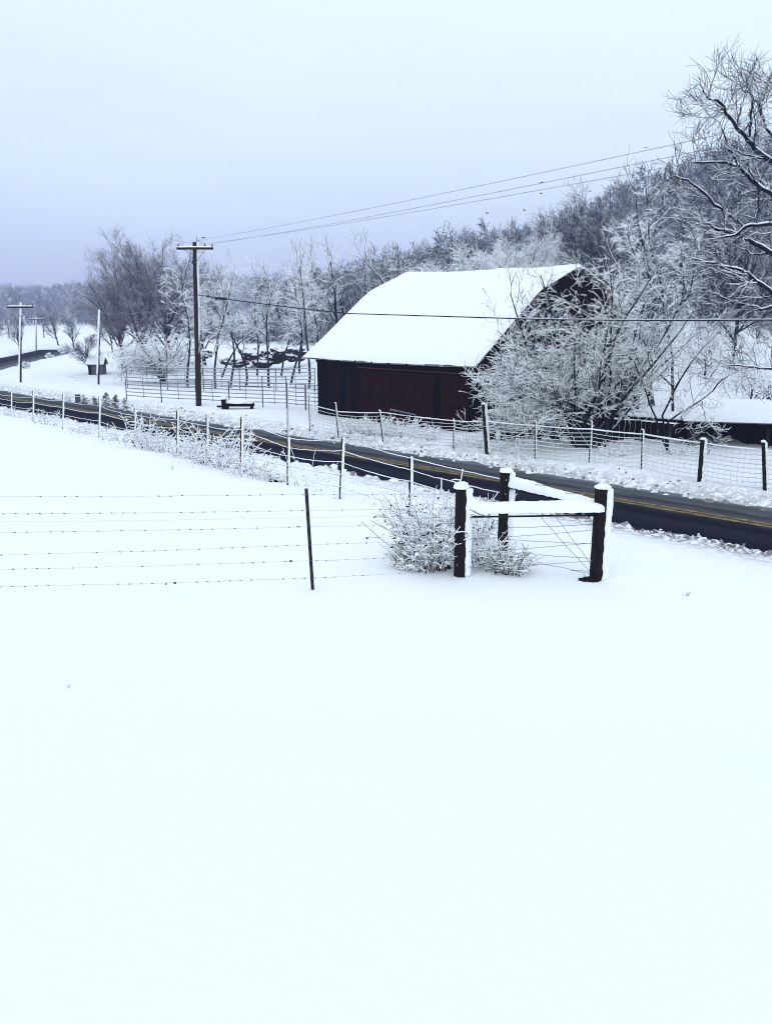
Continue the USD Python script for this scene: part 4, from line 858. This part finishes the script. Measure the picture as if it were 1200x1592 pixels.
# wooded hillside: six trees built once, many standing
FL = ['tall straight bare hillside tree', 'leaning bare hillside tree', 'dense-crowned bare hillside tree', 'narrow bare hillside tree', 'wide bare hillside tree']
def clearing(x, y): return ((x - 27) / 8.5) ** 2 + ((y - 66) / 15) ** 2 + 1.2 * (nz(np.stack([x, y, 0 * x], -1), .16, 460, 2) - .5)
def hillside():
    rg = R(300); cand = []
    while len(cand) < 5200:
        y = rg.uniform(72, 230); x = rg.uniform(-.30, .53) * y; cand.append((x, y))
    cand = np.array(cand); 
    clear = clearing(cand[:, 0], cand[:, 1]) < 1.15
    clear |= (cand[:, 0] < -4) & (cand[:, 1] < 104)
    keep = (base(cand[:, 0], cand[:, 1]) > 2.2) & (cand[:, 1] < 215) & ~clear & (cand[:, 0] > -.12 * cand[:, 1] - 5); cand = cand[keep]
    pts = []
    for p in cand:
        if all((p[0] - o[0]) ** 2 + (p[1] - o[1]) ** 2 > 3.4 ** 2 for o in pts): pts.append(p)
    pts = np.array(pts); d = np.hypot(pts[:, 0], pts[:, 1]); pts = pts[np.argsort(d)]
    z = ground(pts[:, 0], pts[:, 1])
    protos = []
    specs = [(10.5, .17), (9.5, .15), (9.0, .16), (10.0, .13), (9.2, .18)]
    for k, (h, r) in enumerate(specs):
        sp_ = sp_tree(h, r, 'forest')
        if k == 1: sp_['trunk']['lean'] = .22
        if k == 2: sp_['levels'][0]['n'] = 20
        if k == 3: sp_['levels'][0]['len'] = h * .2
        if k == 4: sp_['levels'][0].update(ang=50, len=h * .38)
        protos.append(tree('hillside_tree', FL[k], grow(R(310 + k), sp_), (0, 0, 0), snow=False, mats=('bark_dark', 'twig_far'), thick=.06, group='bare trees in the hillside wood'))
    n = min(len(pts), 285)
    for i in range(n):
        k = i % 5; s = rg.uniform(.78, 1.15); sc = (s * rg.uniform(.9, 1.1), s, s * rg.uniform(.9, 1.1)); loc = (pts[i, 0], pts[i, 1], z[i] - .1)
        u = 600 + FOC * pts[i, 0] / pts[i, 1]; dd = float(pts[i, 1])
        lab = FL[k] + ', ' + ('front rows' if dd < 105 else 'middle rows' if dd < 150 else 'back rows') + ' ' + next(n_ for lim, n_ in ((330, 'by the big clump'), (430, 'over the boulders'), (490, 'left of the barn'), (560, 'over the eave'), (640, 'at the ridge end'), (720, 'over the ridge'), (800, 'over the thicket'), (880, 'by the barn peak'), (960, 'over the gable'), (1040, 'over the bush'), (1130, 'over the clearing'), (9999, 'at the right edge')) if u < lim)
        if i < 5: move(protos[k], loc, rg.uniform(0, 360), sc); tag(protos[k], lab)
        else: dup(protos[k], lab, loc, rg.uniform(0, 360), sc)
    return protos, pts[n:], z[n:]
protos, rest, restz = hillside()
def scatter(name, label, srcs, pts, z, s0, s1, seed):
    rg = R(seed); pi = UsdGeom.PointInstancer.Define(stage, path(name)); rels = pi.CreatePrototypesRel(); n = len(pts)
    for k, s in enumerate(srcs):
        pr_ = UsdGeom.Xform.Define(stage, str(pi.GetPath()) + f'/tree_kind_{k + 1:03d}').GetPrim(); 
        for c in s.GetChildren():
            cp = stage.DefinePrim(pr_.GetPath().AppendChild(c.GetName())); cp.GetReferences().AddInternalReference(c.GetPath())
        rels.AddTarget(pr_.GetPath())
    pi.CreateProtoIndicesAttr(Vt.IntArray.FromNumpy(rg.integers(0, len(srcs), n).astype(np.int32)))
    pi.CreatePositionsAttr(Vt.Vec3fArray.FromNumpy(np.c_[pts, z - .1].astype(np.float32)))
    s = rg.uniform(s0, s1, (n, 1)); pi.CreateScalesAttr(Vt.Vec3fArray.FromNumpy(np.repeat(s, 3, 1).astype(np.float32)))
    a = rg.uniform(0, math.pi, n); pi.CreateOrientationsAttr(Vt.QuathArray([Gf.Quath(float(math.cos(x)), 0, 0, float(math.sin(x))) for x in a]))
    tag(pi.GetPrim(), label, 'wood', None, 'stuff')
def far_tree(seed):
    rg = R(seed); m = MB(); br = grow(rg, dict(trunk=dict(len=7, r=.2), levels=[dict(n=16, len=3.4, ang=45, t0=.2, seg=3, up=.1, wob=.12, rr=.5, rmin=.05), dict(n=9, len=1.5, ang=42, t0=.15, seg=2, up=.05, wob=.15, rr=.6, rmin=.04)]))
    for p, r, l in br: m.tube(p, r, 3)
    t = UsdGeom.Xform.Define(stage, '/World/Looks/unused') if False else None
    return m
def far_woods():
    # two belts of distant trees on the ridges at the end of the valley
    rg = R(401); srcs = []
    holder = [far_tree(410 + k) for k in range(3)]
    pi = UsdGeom.PointInstancer.Define(stage, path('distant_wood')); rels = pi.CreatePrototypesRel()
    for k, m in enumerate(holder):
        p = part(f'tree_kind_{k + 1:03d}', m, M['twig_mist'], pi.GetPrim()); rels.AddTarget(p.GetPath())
    pts = []
    y = rg.uniform(250, 400, 5200); x = rg.uniform(-1.15, .25, 5200) * y
    y2 = rg.uniform(205, 250, 700); x2 = rg.uniform(-1.1, -.20, 700) * y2
    y3 = rg.uniform(470, 600, 2600); x3 = rg.uniform(-1.0, .1, 2600) * y3
    pts = np.c_[np.r_[x, x2, x3], np.r_[y, y2, y3]]; z = ground(pts[:, 0], pts[:, 1]); n = len(pts)
    pi.CreateProtoIndicesAttr(Vt.IntArray.FromNumpy(rg.integers(0, 3, n).astype(np.int32)))
    pi.CreatePositionsAttr(Vt.Vec3fArray.FromNumpy(np.c_[pts, z - .1].astype(np.float32)))
    s = rg.uniform(.7, 1.25, (n, 1)); pi.CreateScalesAttr(Vt.Vec3fArray.FromNumpy(np.repeat(s, 3, 1).astype(np.float32)))
    a = rg.uniform(0, math.pi, n); pi.CreateOrientationsAttr(Vt.QuathArray([Gf.Quath(float(math.cos(q)), 0, 0, float(math.sin(q))) for q in a]))
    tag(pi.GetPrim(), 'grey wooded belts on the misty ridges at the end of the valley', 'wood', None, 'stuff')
    if len(rest):
        pj = UsdGeom.PointInstancer.Define(stage, path('hillside_wood')); rl_ = pj.CreatePrototypesRel()
        for k in range(3):
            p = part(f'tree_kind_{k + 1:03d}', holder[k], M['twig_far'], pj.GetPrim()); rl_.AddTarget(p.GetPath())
        n = len(rest); pj.CreateProtoIndicesAttr(Vt.IntArray.FromNumpy(rg.integers(0, 3, n).astype(np.int32)))
        pj.CreatePositionsAttr(Vt.Vec3fArray.FromNumpy(np.c_[rest, restz - .1].astype(np.float32)))
        s = rg.uniform(.9, 1.3, (n, 1)); pj.CreateScalesAttr(Vt.Vec3fArray.FromNumpy(np.repeat(s, 3, 1).astype(np.float32)))
        a = rg.uniform(0, math.pi, n); pj.CreateOrientationsAttr(Vt.QuathArray([Gf.Quath(float(math.cos(q)), 0, 0, float(math.sin(q))) for q in a]))
        tag(pj.GetPrim(), 'farther bare wood filling the upper hillside behind the barn', 'wood', None, 'stuff')
far_woods()
def brush():
    rg = R(450); pb = UsdGeom.PointInstancer.Define(stage, path('hillside_brush')); rl_ = pb.CreatePrototypesRel()
    for k in range(2):
        m = MB(); st = []
        for q in range(9):
            d = rg.normal(0, 1, 3); d[2] = abs(d[2]) + .7; d /= np.linalg.norm(d); st.append((np.array([[0, 0, 0], d * .9, d * 1.7 + [0, 0, .1]]), np.array([.03, .024, .016])))
        for p, r, l in grow(rg, dict(levels=[dict(n=6, len=1.0, ang=42, t0=.2, seg=3, up=.05, wob=.15, rr=.7, rmin=.016), dict(n=4, len=.5, ang=42, t0=.2, seg=2, wob=.15, rr=.7, rmin=.013)]), st): m.tube(p, r, 3)
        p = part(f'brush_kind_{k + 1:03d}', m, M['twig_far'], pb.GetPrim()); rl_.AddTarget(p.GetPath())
    y = rg.uniform(66, 175, 5200); x = rg.uniform(-.26, .55, 5200) * y; u = x / y * FOC + 600; ok = (base(x, y) > 1.2) & ((clearing(x, y) > 1) | (rg.random(len(x)) < .10)) & ~((x < -4) & (y < 104)); x, y = x[ok], y[ok]; n = len(x)
    pb.CreateProtoIndicesAttr(Vt.IntArray.FromNumpy(rg.integers(0, 2, n).astype(np.int32))); pb.CreatePositionsAttr(Vt.Vec3fArray.FromNumpy(np.c_[x, y, ground(x, y) - .05].astype(np.float32)))
    s = rg.uniform(.5, 1.3, (n, 1)); pb.CreateScalesAttr(Vt.Vec3fArray.FromNumpy(np.repeat(s, 3, 1).astype(np.float32)))
    a = rg.uniform(0, math.pi, n); pb.CreateOrientationsAttr(Vt.QuathArray([Gf.Quath(float(math.cos(q)), 0, 0, float(math.sin(q))) for q in a]))
    tag(pb.GetPrim(), 'leafless brush filling the ground between the hillside trees', 'brush', None, 'stuff')
brush()
# evergreens
def evergreens():
    rg = R(500); src = None
    lst = [(640, 120, 7.5, 'dark evergreen on the hillside above the left end of the barn ridge'), (662, 126, 8, 'dark evergreen on the hillside above the barn roof, leftmost pair, right one'), (690, 118, 8.5, 'dark evergreen on the hillside over the left third of the barn roof'), (755, 112, 9, 'dark evergreen on the hillside over the middle of the barn roof'), (772, 116, 8, 'dark evergreen tucked close beside a twin over the barn roof'), (815, 108, 9.5, 'dark evergreen on the hillside over the right third of the barn roof'), (848, 112, 9, 'dark evergreen at the skyline notch over the barn peak'), (1025, 88, 6, 'dark evergreen behind the pale-trunked tree right of the barn'),
           (83, 232, 8, 'distant dark pine left of its twin in the valley belt'), (105, 236, 7.5, 'distant dark pine right of its twin in the valley belt'), (8, 225, 8, 'distant dark pine at the left edge of the valley belt'), (592, 130, 8, 'dark evergreen at the left end of the hillside wood'), (612, 140, 9, 'dark evergreen second from the left end of the hillside wood'), (676, 138, 10.5, 'tall dark evergreen behind the left third of the ridge'), (722, 130, 10, 'tall dark evergreen behind the middle of the ridge'), (790, 126, 10.5, 'tall dark evergreen behind the white thicket'), (832, 132, 11, 'tall dark evergreen near the skyline notch'), (705, 112, 7, 'short dark evergreen above the white thicket'), (560, 150, 8.5, 'farthest left dark evergreen of the hillside')]
    for k, (u, y, h, lab) in enumerate(lst):
        x = (u - 600) / FOC * y; loc = (x, y, H(x, y) - .1)
        if src is None:
            tk, cr, sn = evergreen(rg, 8.0, 2.6, 120, .25, 34); t = thing('evergreen_tree', lab, 'tree', (0, 0, 0), 0, 'dark evergreens among the bare woods'); ORIG.pop(str(t.GetPath()))
            part('trunk', tk, M['bark_dark'], t); part('crown', cr, M['needle'], t); part('snow_load', sn, M['snow'], t); src = t; move(t, loc, 0, (h / 9.6, h / 9.6, h / 10.4))
        else: dup(src, lab, loc, rg.uniform(0, 360), (h / 9.6 * rg.uniform(.9, 1.35), h / 9.6, h / 10.6))
    lst = [(131, 632, .78, 'first small one from the left'), (147, 633, .75, 'second small one from the left'), (166, 634, 1.0, 'darkest and widest one'), (181, 634, .85, 'pale one right of the darkest'), (195, 635, .70, 'last small one on the right')]
    src = None
    for k, (u, v, h, lab) in enumerate(lst):
        b = hit(u, v); h *= .88; lab = 'little snow-dusted conifer in the row beside the road, ' + lab
        if src is None:
            tk, cr, sn = evergreen(R(510), 1.0, .36, 50, .2, 22, 2.0, .14); t = thing('small_conifer', lab, 'shrub', (0, 0, 0), 0, 'little conifers beside the road'); ORIG.pop(str(t.GetPath()))
            part('trunk', tk, M['bark_dark'], t); part('crown', cr, M['needle'], t); part('snow_load', sn, M['snow'], t); src = t; move(t, b, 0, (h,) * 3)
        else: dup(src, lab, b, 70 * k, (h * (1.3 if k == 2 else 1), h, h))
    b = hit(122, 630); m = thing('stone_marker', 'small grey stone marker at the left end of the conifer row', 'marker', b)
    part('stone', MB().box(b + [0, 0, .3], (.28, .2, .75)), M['block'], m); part('snow_cap', cap(b + [0, 0, .68], .16, .12, .07, 3), M['snow'], m, smooth=True)
evergreens()

# ------------------------------------------------------------------ far left: hut, lone trees, round bush
hb = P(152, 583, 78.0); hb[2] = H(hb[0], hb[1]); hut = thing('pump_hut', 'tiny dark hut with a snowy pitched roof in the valley field', 'hut', hb)
part('wall', MB().box(hb + [0, 0, .45], (1.3, 1.1, 1.0)), M['block'], hut); part('doorway', MB().box(hb + [-.50, -.57, .42], (.28, .04, .85)), M['board_dark'], hut)
v = np.array([(-.85, -.75, .9), (.85, -.75, .9), (.85, .75, .9), (-.85, .75, .9), (-.85, 0, 1.45), (.85, 0, 1.45)]) + hb; rf = part('roof', trimesh.Trimesh(v, [(0, 1, 5), (0, 5, 4), (2, 3, 4), (2, 4, 5), (1, 2, 5), (3, 0, 4), (0, 2, 1), (0, 3, 2)]), M['board_dark'], hut)
part('roof_snow', trimesh.Trimesh(v + [[0, 0, .03]] * 4 + [[0, 0, .16]] * 2 if False else v + np.array([[0, .0, .04], [0, 0, .04], [0, 0, .04], [0, 0, .04], [0, 0, .16], [0, 0, .16]]), [(0, 1, 5), (0, 5, 4), (2, 3, 4), (2, 4, 5)]), M['snow'], rf)
lone = [(146, 79, 4.6, .25, 'small leaning tree beside the tiny hut'), (41, 122, 7, .1, 'forked bare tree behind the left-edge utility pole'), (101, 140, 7, .06, 'pale bare tree in the far field left of the hut'), (124, 135, 6, .06, 'small frosted tree above the end of the far road'), (163, 140, 6.5, .06, 'dim bare tree in the far field behind the slim pole'), (8, 150, 4.5, .05, 'little frosted tree near the left edge of the far field'), (182, 120, 6.0, .1, 'pale bare tree left of the big clump')]
for k, (u, y, h, le, lab) in enumerate(lone):
    x = (u - 600) / FOC * y; s = sp_tree(h, .13, 'broad'); s['trunk']['lean'] = le; s['levels'] = s['levels'][:3]; tree('field_tree', lab, grow(R(520 + k), s), (x, y, H(x, y) - .1), snow=False, mats=('bark', 'twig_far'))
for (u, v, h, lab) in ((105, 550, 1.6, 'round snow-dusted bush at the end of the far road'), (38, 572, .8, 'low bush with dark gaps right of the left-edge pole'), (77, 556, .7, 'small frosted bush below the far road')):
    b = hit(u, v); st = []; rg = R(u)
    for k in range(22): 
        d = rg.normal(0, 1, 3); d[2] = abs(d[2]) + .3; d /= np.linalg.norm(d); st.append((np.array([[0, 0, 0], d * h * .4, d * h * .75 + [0, 0, -.03]]), np.array([.03, .025, .015])))
    tree('field_bush', lab, grow(rg, dict(levels=[dict(n=7, len=h * .4, ang=45, t0=.2, seg=3, wob=.15, rr=.7, rmin=.015), dict(n=4, len=h * .2, ang=45, t0=.2, seg=2, wob=.15, rr=.7, rmin=.012)]), st), b, sadd=.02, cat='bush')
for (u, v, lab) in ((118, 587, 'dark log half buried in the field left of the hut'), (128, 591, 'dark stump half buried below the hut'), (198, 573, 'dark log right of the tiny hut')):
    b = hit(u, v); m = part('fallen_log', shaft(b + [-.7, .0, .08], b + [.5, .2, .2], .14, u, 8, 6), M['rock'], None, smooth=40); tag(m, lab, 'log')
# field fence posts far away
for k, (u, v) in enumerate(((15, 530), (69, 528), (87, 528))):
    b = P(u, v, 160); b[2] = H(b[0], b[1]); l = part('field_post', shaft(b - [0, 0, .2], b + [0, 0, 2.6], .09, k, 6, 4), M['bark']); tag(l, 'thin grey post in the far field, ' + ('at the left edge', 'left of its pair', 'right of its pair')[k], 'post')

# ------------------------------------------------------------------ dark rocks behind the slender trees
rg = R(600)
spots = [(318, 548, .8, 'left of the row, by the utility pole'), (350, 560, .6, 'lowest at the left'), (372, 562, .9, 'second from the left, long and low'), (392, 548, 1.2, 'high in the middle, above the feed trough'), (408, 560, 1.0, 'middle of the lower edge'), (425, 549, 1.3, 'large one behind the tall gate'), (441, 545, 1.1, 'brownish one right of the tall gate'), (458, 552, .9, 'lower right, near the barn end'), (470, 544, .8, 'rightmost, close to the barn roof edge'), (398, 571, .6, 'lowest of the pile')]
for k, (u, v, s, lab) in enumerate(spots):
    y = 84 + rg.uniform(-1.5, 1.5); p = P(u, v, y); g = H(p[0], p[1]); c = np.array([p[0], p[1], p[2]]); hh = max(.5, p[2] - g)
    vv, ff = blob((c[0], c[1], p[2] - .15 * s), (s * 1.05, s * .9, s * .55), 600 + k, 4, .55)
    m = part('boulder', (vv, ff), M['rock'], None, smooth=50); tag(m, 'dark snow-capped boulder, ' + lab, 'boulder', 'boulders behind the slender trees')

# ------------------------------------------------------------------ weeds poking through the snow
def leaf(mb, c, L, rg):
    a = rg.normal(0, 1, 3); a[2] = -abs(a[2]) * .8; a /= np.linalg.norm(a); w = np.cross(a, rg.normal(0, 1, 3)); w /= np.linalg.norm(w) + 1e-9; n = np.cross(a, w)
    mb.add([c, c + a * L * .4 + w * L * .22 + n * L * .1, c + a * L * .4 - w * L * .22 + n * L * .1, c + a * L + n * -.15 * L, c + a * L * .45 - n * L * .08], [(0, 1, 4), (0, 4, 2), (1, 3, 4), (4, 3, 2)])
def weed_clump(label, loc, n, h, spread, seed, lean=(0, 0), stiff=.5, thick=.006, heads=True, dark=False, sn_r=.012, cat='weeds', group=None, twigs=5):
    rg = R(seed); st, sn, hd = MB(), MB(), MB(); loc = np.asarray(loc, float)
    t = thing('weed_clump' if cat == 'weeds' else 'dead_bush', label, cat, loc, 0, group)
    for k in range(n):
        a_ = rg.uniform(0, 6.283); rr = spread * math.sqrt(rg.random()); x, y = loc[0] + math.cos(a_) * rr * .6, loc[1] + math.sin(a_) * rr * .6; p = [np.array([x, y, H(x, y) - .05] if k % 6 == 0 else [x, y, loc[2] - .06])]
        d = np.array([math.cos(a_) * .45 + lean[0], math.sin(a_) * .45 + lean[1], 1.0]); d /= np.linalg.norm(d); L = h * rg.uniform(.45, 1.1)
        for q in range(6): d = d + rg.normal(0, .12, 3) + np.array([0, 0, -.10 * (1 - stiff) * q * .5]); d /= np.linalg.norm(d); p.append(p[-1] + d * L / 6)
        p = np.array(p); st.tube(p, np.linspace(thick, thick * .5, 7), 4); sn.tube(p[1:] + [.004, -.004, thick * .8], np.linspace(sn_r, sn_r * .8, 6) * rg.uniform(.4, 1.1), 4)
        for j in range(twigs):
            i = rg.integers(2, 6); q0 = p[i]; v = rg.normal(0, 1, 3); v[2] = abs(v[2]) * .4; v /= np.linalg.norm(v); l2 = h * rg.uniform(.08, .24); q1 = q0 + v * l2 * .6; q2 = q0 + v * l2 + [0, 0, -.12 * l2]
            st.tube([q0, q1, q2], [thick * .6, thick * .5, thick * .35], 3); sn.tube(np.array([q0, q1, q2]) + [0, 0, thick], [sn_r * .7, sn_r * .9, sn_r * .6], 4)
            if rg.random() < .12:
                c_ = rg.uniform(.010, .022) * (h / .9) ** .5; ico = trimesh.creation.icosahedron(); sn.add(ico.vertices * [c_ * 1.3, c_ * 1.3, c_] + q1 + [0, 0, c_ * .5], ico.faces)
            if heads and rg.random() < .55:
                s = rg.uniform(.010, .024) * (h / .8) ** .5; leaf(hd if rg.random() < .65 else sn, q2, s * 3.0, rg)
    part('stems', st, M['weed'], t, kind='stuff'); part('seed_heads', hd, M['tuft'], t, kind='stuff'); part('snow_load', sn, M['snow'], t, kind='stuff')
    return t
def gp(u, v):
    return hit(u, v)
weed_clump('snowy weed bush crowding the left side of the left corner post', gp(670, 882), 90, 1.08, .44, 701, (-.10, 0), .55, .0068, sn_r=.0075, twigs=6)
weed_clump('low dark-leaved weed bush at the left foot of the snowy weed bush', gp(640, 882), 60, .50, .34, 702, (-.25, -.1), .3, .006, sn_r=.011)
weed_clump('tall thin weed stalks left of the snowy weed bush, under the steel post', gp(655, 850), 34, 1.02, .40, 703, (.0, .2), .6, .005, sn_r=.007)
weed_clump('bent weeds under the rail just right of the left corner post', gp(745, 880), 40, .70, .33, 704, (.15, 0), .45, .005, sn_r=.0075)
weed_clump('rounded dead weed tuft curling up below the middle of the rail', gp(795, 891), 90, .50, .24, 705, (.05, 0), .15, .0075, sn_r=.007)
weed_clump('weeds standing behind the rail between left and back posts', gp(735, 845), 36, .92, .35, 706, (0, 0), .6, .005, sn_r=.007)
def tuft(name_label, loc, s, seed):
    rg = R(seed); m = MB()
    for k in range(150):
        a_ = rg.uniform(0, 6.283); rr = rg.random() ** .6; b = np.asarray(loc) + [math.cos(a_) * s * rr, math.sin(a_) * s * .6 * rr, -.03]; d = np.array([rg.normal(0, .5), rg.normal(0, .5), 1.0]); L = s * rg.uniform(.25, .6) * (1.2 - rr); m.tube([b, b + d * L * .6, b + d * L + [d[0] * L * .5, 0, -.1 * L]], [.006, .005, .002], 3)
    m.add(*blob(np.asarray(loc) + [0, 0, -.02], (s * .7, s * .45, s * .30), seed, 3, .9))
    l = part('grass_tuft', m, M['tuft']); tag(l, name_label, 'grass tuft')
tuft('dark grass tuft in the hollow at the foot of the corner post', gp(914, 903), .17, 711)
tuft('dark grass tuft under the rounded dead weeds', gp(797, 892), .15, 712)
tuft('dark tuft pressed against the left foot of the left corner post', gp(697, 884), .09, 713)
tuft('small dark tuft below the back post', gp(776, 862), .10, 714)
# along the bank fence
W = [(300, 712, 1.0, 16, .6, 'tangled weeds left of the bank fence, around the second wide gap'), (335, 712, 1.15, 20, .6, 'dense tall weeds between two bank fence posts above the road'), (358, 718, 1.15, 18, .5, 'thicket of tall weeds at the left of a bank fence post'), (390, 728, .75, 14, .5, 'bent weeds right of the tall weed thicket'), (235, 700, 1.5, 16, .55, 'tall arching snowy weeds crossing the road view near the corral'), (258, 706, .9, 14, .5, 'low snowy weeds beside the tall arching weeds'),
     (185, 692, .7, 12, .6, 'low snowy brush along the bank near the conifer row'), (125, 678, .6, 12, .6, 'low snowy brush along the bank below the little conifers'), (70, 658, .75, 12, .5, 'white snowy weeds by the bank fence near the left edge'), (22, 650, .6, 10, .5, 'white snowy weeds at the far left end of the bank fence')]
for k, (u, v, h, n, sp_, lab) in enumerate(W):
    p = P(u, v, {300: 22.0, 335: 20.6, 358: 19.9, 390: 18.8, 235: 24.3, 258: 23.5, 185: 26.5, 125: 29, 70: 32, 22: 36}[u]); weed_clump(lab, (p[0], p[1], H(p[0], p[1])), int(n * 1.7), h, sp_ * 1.5, 720 + k, (.1, 0), .35, .008, sn_r=.011, twigs=6)
b = P(425, 735, 18.2); weed_clump('dark hollow bush on the bank just left of a fence post', (b[0], b[1], H(b[0], b[1])), 40, .38, .38, 740, (0, 0), .2, .008, sn_r=.013, cat='bush')
tuft('dark soil hollow under the bush on the bank', (b[0], b[1] - .1, H(b[0], b[1]) + .02), .2, 741)
for k, (u, v, h, lab) in enumerate(((400, 712, .9, 'lone bent stalk left of a bank fence post'), (470, 722, 1.0, 'thin stalks between two bank fence posts'), (487, 728, .95, 'leaning stalks right of the thin stalks'), (690, 742, 1.1, 'curled stalk rising above the snowy weed bush'))):
    p = P(u, v + 6, (19, 17.4, 17.0, 14.0)[k]); weed_clump(lab, (p[0], p[1], H(p[0], p[1])), 4, h, .3, 750 + k, (.25, 0), .8, .006, sn_r=.012, twigs=2)
# weeds along the far fence by the barn
for k, (u, v, h, n, lab) in enumerate(((545, 684, .7, 22, 'white weeds behind the far fence, left part of the barn wall'), (580, 686, .9, 30, 'white weeds behind the far fence, before the barn doors'), (622, 688, .95, 34, 'tall snowy weeds behind the far fence, under the reddish frame'), (660, 690, .8, 26, 'snowy weeds behind the far fence, right of the reddish frame'), (735, 702, .45, 18, 'low snowy weeds by the stout leaning post'), (785, 706, .4, 18, 'low snowy weeds below the plank rail'), (960, 716, .6, 20, 'snowy weeds under the big bush tree'), (1060, 712, .6, 18, 'snowy weeds by the left end of the low shed'))):
    b = hit(u, v); b = np.array([b[0] * 1.03, b[1] * 1.03 + .3, 0]); weed_clump(lab, (b[0], b[1], H(b[0], b[1])), n * 2, h, .95, 760 + k, (0, 0), .5, .009, sn_r=.017, twigs=5)
# short grass blades through the thin snow on the bank and verges
def blades():
    rg = R(800); n = 12000; y = rg.uniform(10.5, 34, n); x = rg.uniform(-.47, .48, n) * y; s = S(x, y); k1 = (s > -8.5) & (s < -1.2) & (x < 1.5) & (nz(np.stack([x, y, 0 * x], -1), .5, 801, 2) > .63)
    y2 = rg.uniform(20, 45, n); x2 = rg.uniform(-.3, .48, n) * y2; s2 = S(x2, y2); k2 = (s2 > 6.3) & (s2 < 11) & (nz(np.stack([x2, y2, 0 * x2], -1), .6, 802, 2) > .5)
    x, y = np.r_[x[k1], x2[k2]], np.r_[y[k1], y2[k2]]; n = len(x); b = np.stack([x, y, ground(x, y) - .02], 1); d = np.stack([rg.normal(0, .5, n), rg.normal(0, .5, n), np.ones(n)], 1); L = rg.uniform(.03, .12, n)[:, None]
    a_ = rg.uniform(0, 6.283, n); w = np.stack([np.cos(a_), np.sin(a_), 0 * a_], 1) * .006; root = np.stack([b - w, b + w, b + d * L], 1)
    l = part('dry_grass', (root.reshape(-1, 3), np.arange(3 * n).reshape(-1, 3)), M['grass']); tag(l, 'short dry grass blades poking through the snow on bank and verges', 'grass', None, 'stuff')
blades()

for k, (u, v, lab) in enumerate(((106, 1070, 'tiny grass sprig poking out of the open yard snow, left'), (1068, 928, 'tiny grass sprig poking out of the yard snow, right of the corner posts'), (268, 731, 'tiny sprig in the snow under the bank fence'))):
    b = hit(u, v, 2.0); rg = R(880 + k); m = MB()
    for q in range(7): d = np.array([rg.normal(0, .5), rg.normal(0, .3), .8]); L = rg.uniform(.03, .07) * (b[1] / 7); m.tube([b - [0, 0, .01], b + d * L * .6, b + d * L], [.0022, .0018, .001], 3)
    tag(part('grass_sprig', m, M['grass']), lab, 'grass sprig')
# ------------------------------------------------------------------ birds over the trees
def birds():
    lst = [(842, 283, 70, 'flying highest over the wood, left of the right-hand trees'), (841, 300, 70, 'flying just below another bird over the wood'), (757, 331, 80, 'flying over the skyline left of the middle'), (746, 348, 80, 'flying low over the dark evergreens'), (690, 361, 84, 'flying over the left hillside skyline'), (815, 326, 76, 'skimming the skyline evergreens'), (898, 303, 66, 'at the top of the wood left of the tall trees'), (917, 297, 66, 'close above the frosted crown'), (921, 316, 66, 'in the frosted crown over the barn peak'), (984, 272, 60, 'above the wood near the overhanging tree'), (977, 288, 60, 'lower of two above the wood near the overhanging tree'), (1004, 229, 40, 'beside the middle power line'), (316, 369, 60, 'just above the utility pole crossarm'), (158, 407, 75, 'left of the big bare clump'), (182, 420, 75, 'in the left crown of the big bare clump'), (1122, 170, 29, 'perched among the overhanging branches')]
    rg = R(900)
    for k, (u, v, y, lab) in enumerate(lst):
        c = P(u, v, y); s = y / 70 * .19 if y > 40 else .11; t = thing('bird', 'small black bird ' + lab, 'bird', c, 0, 'black birds over the wood'); a_ = rg.uniform(0, 6.283); f_ = np.array([math.cos(a_), math.sin(a_), .1]); sd = np.array([-f_[1], f_[0], 0])
        bd = trimesh.creation.icosphere(subdivisions=2).vertices; fc = trimesh.creation.icosphere(subdivisions=2).faces; Rm = np.stack([f_, sd, np.cross(f_, sd)], 1)
        part('body', ((bd * [s * .55, s * .22, s * .22]) @ Rm.T + c, fc), M['bird'], t, smooth=True); part('head', ((bd * [s * .17, s * .14, s * .14]) @ Rm.T + c + f_ * s * .58 + [0, 0, s * .06], fc), M['bird'], t, smooth=True)
        for q in (-1, 1):
            w = [c + f_ * s * .22, c - f_ * s * .25, c + sd * q * s * .6 + [0, 0, s * .22] - f_ * s * .18, c + sd * q * s * .55 + [0, 0, s * .20] + f_ * s * .12, c + sd * q * s * 1.0 + [0, 0, s * .12] - f_ * s * .22]; w = np.array(w); w2 = w - [0, 0, s * .04]
            part('wing', trimesh.convex.convex_hull(np.vstack([w, w2])), M['bird'], t)
        part('tail', trimesh.convex.convex_hull(np.array([c - f_ * s * .45 + sd * s * .08, c - f_ * s * .45 - sd * s * .08, c - f_ * s * .85 + sd * s * .14, c - f_ * s * .85 - sd * s * .14, c - f_ * s * .6 - [0, 0, s * .05]])), M['bird'], t)
birds()

# ------------------------------------------------------------------ winter haze
hz_ = usdkit.material(stage, LK + 'haze_air', {'v': ('principled_volume', {'color': (.52, .62, 1.0), 'density': .0008, 'anisotropy': .2})}, volume='v.volume')
hzm = trimesh.creation.box((1220, 960, 92)); hzm.vertices += [0, 415, 41.0]
tag(usdkit.mesh(stage, '/World/haze', hzm, hz_).GetPrim(), 'pale bluish winter haze filling the valley', 'haze', None, 'stuff')
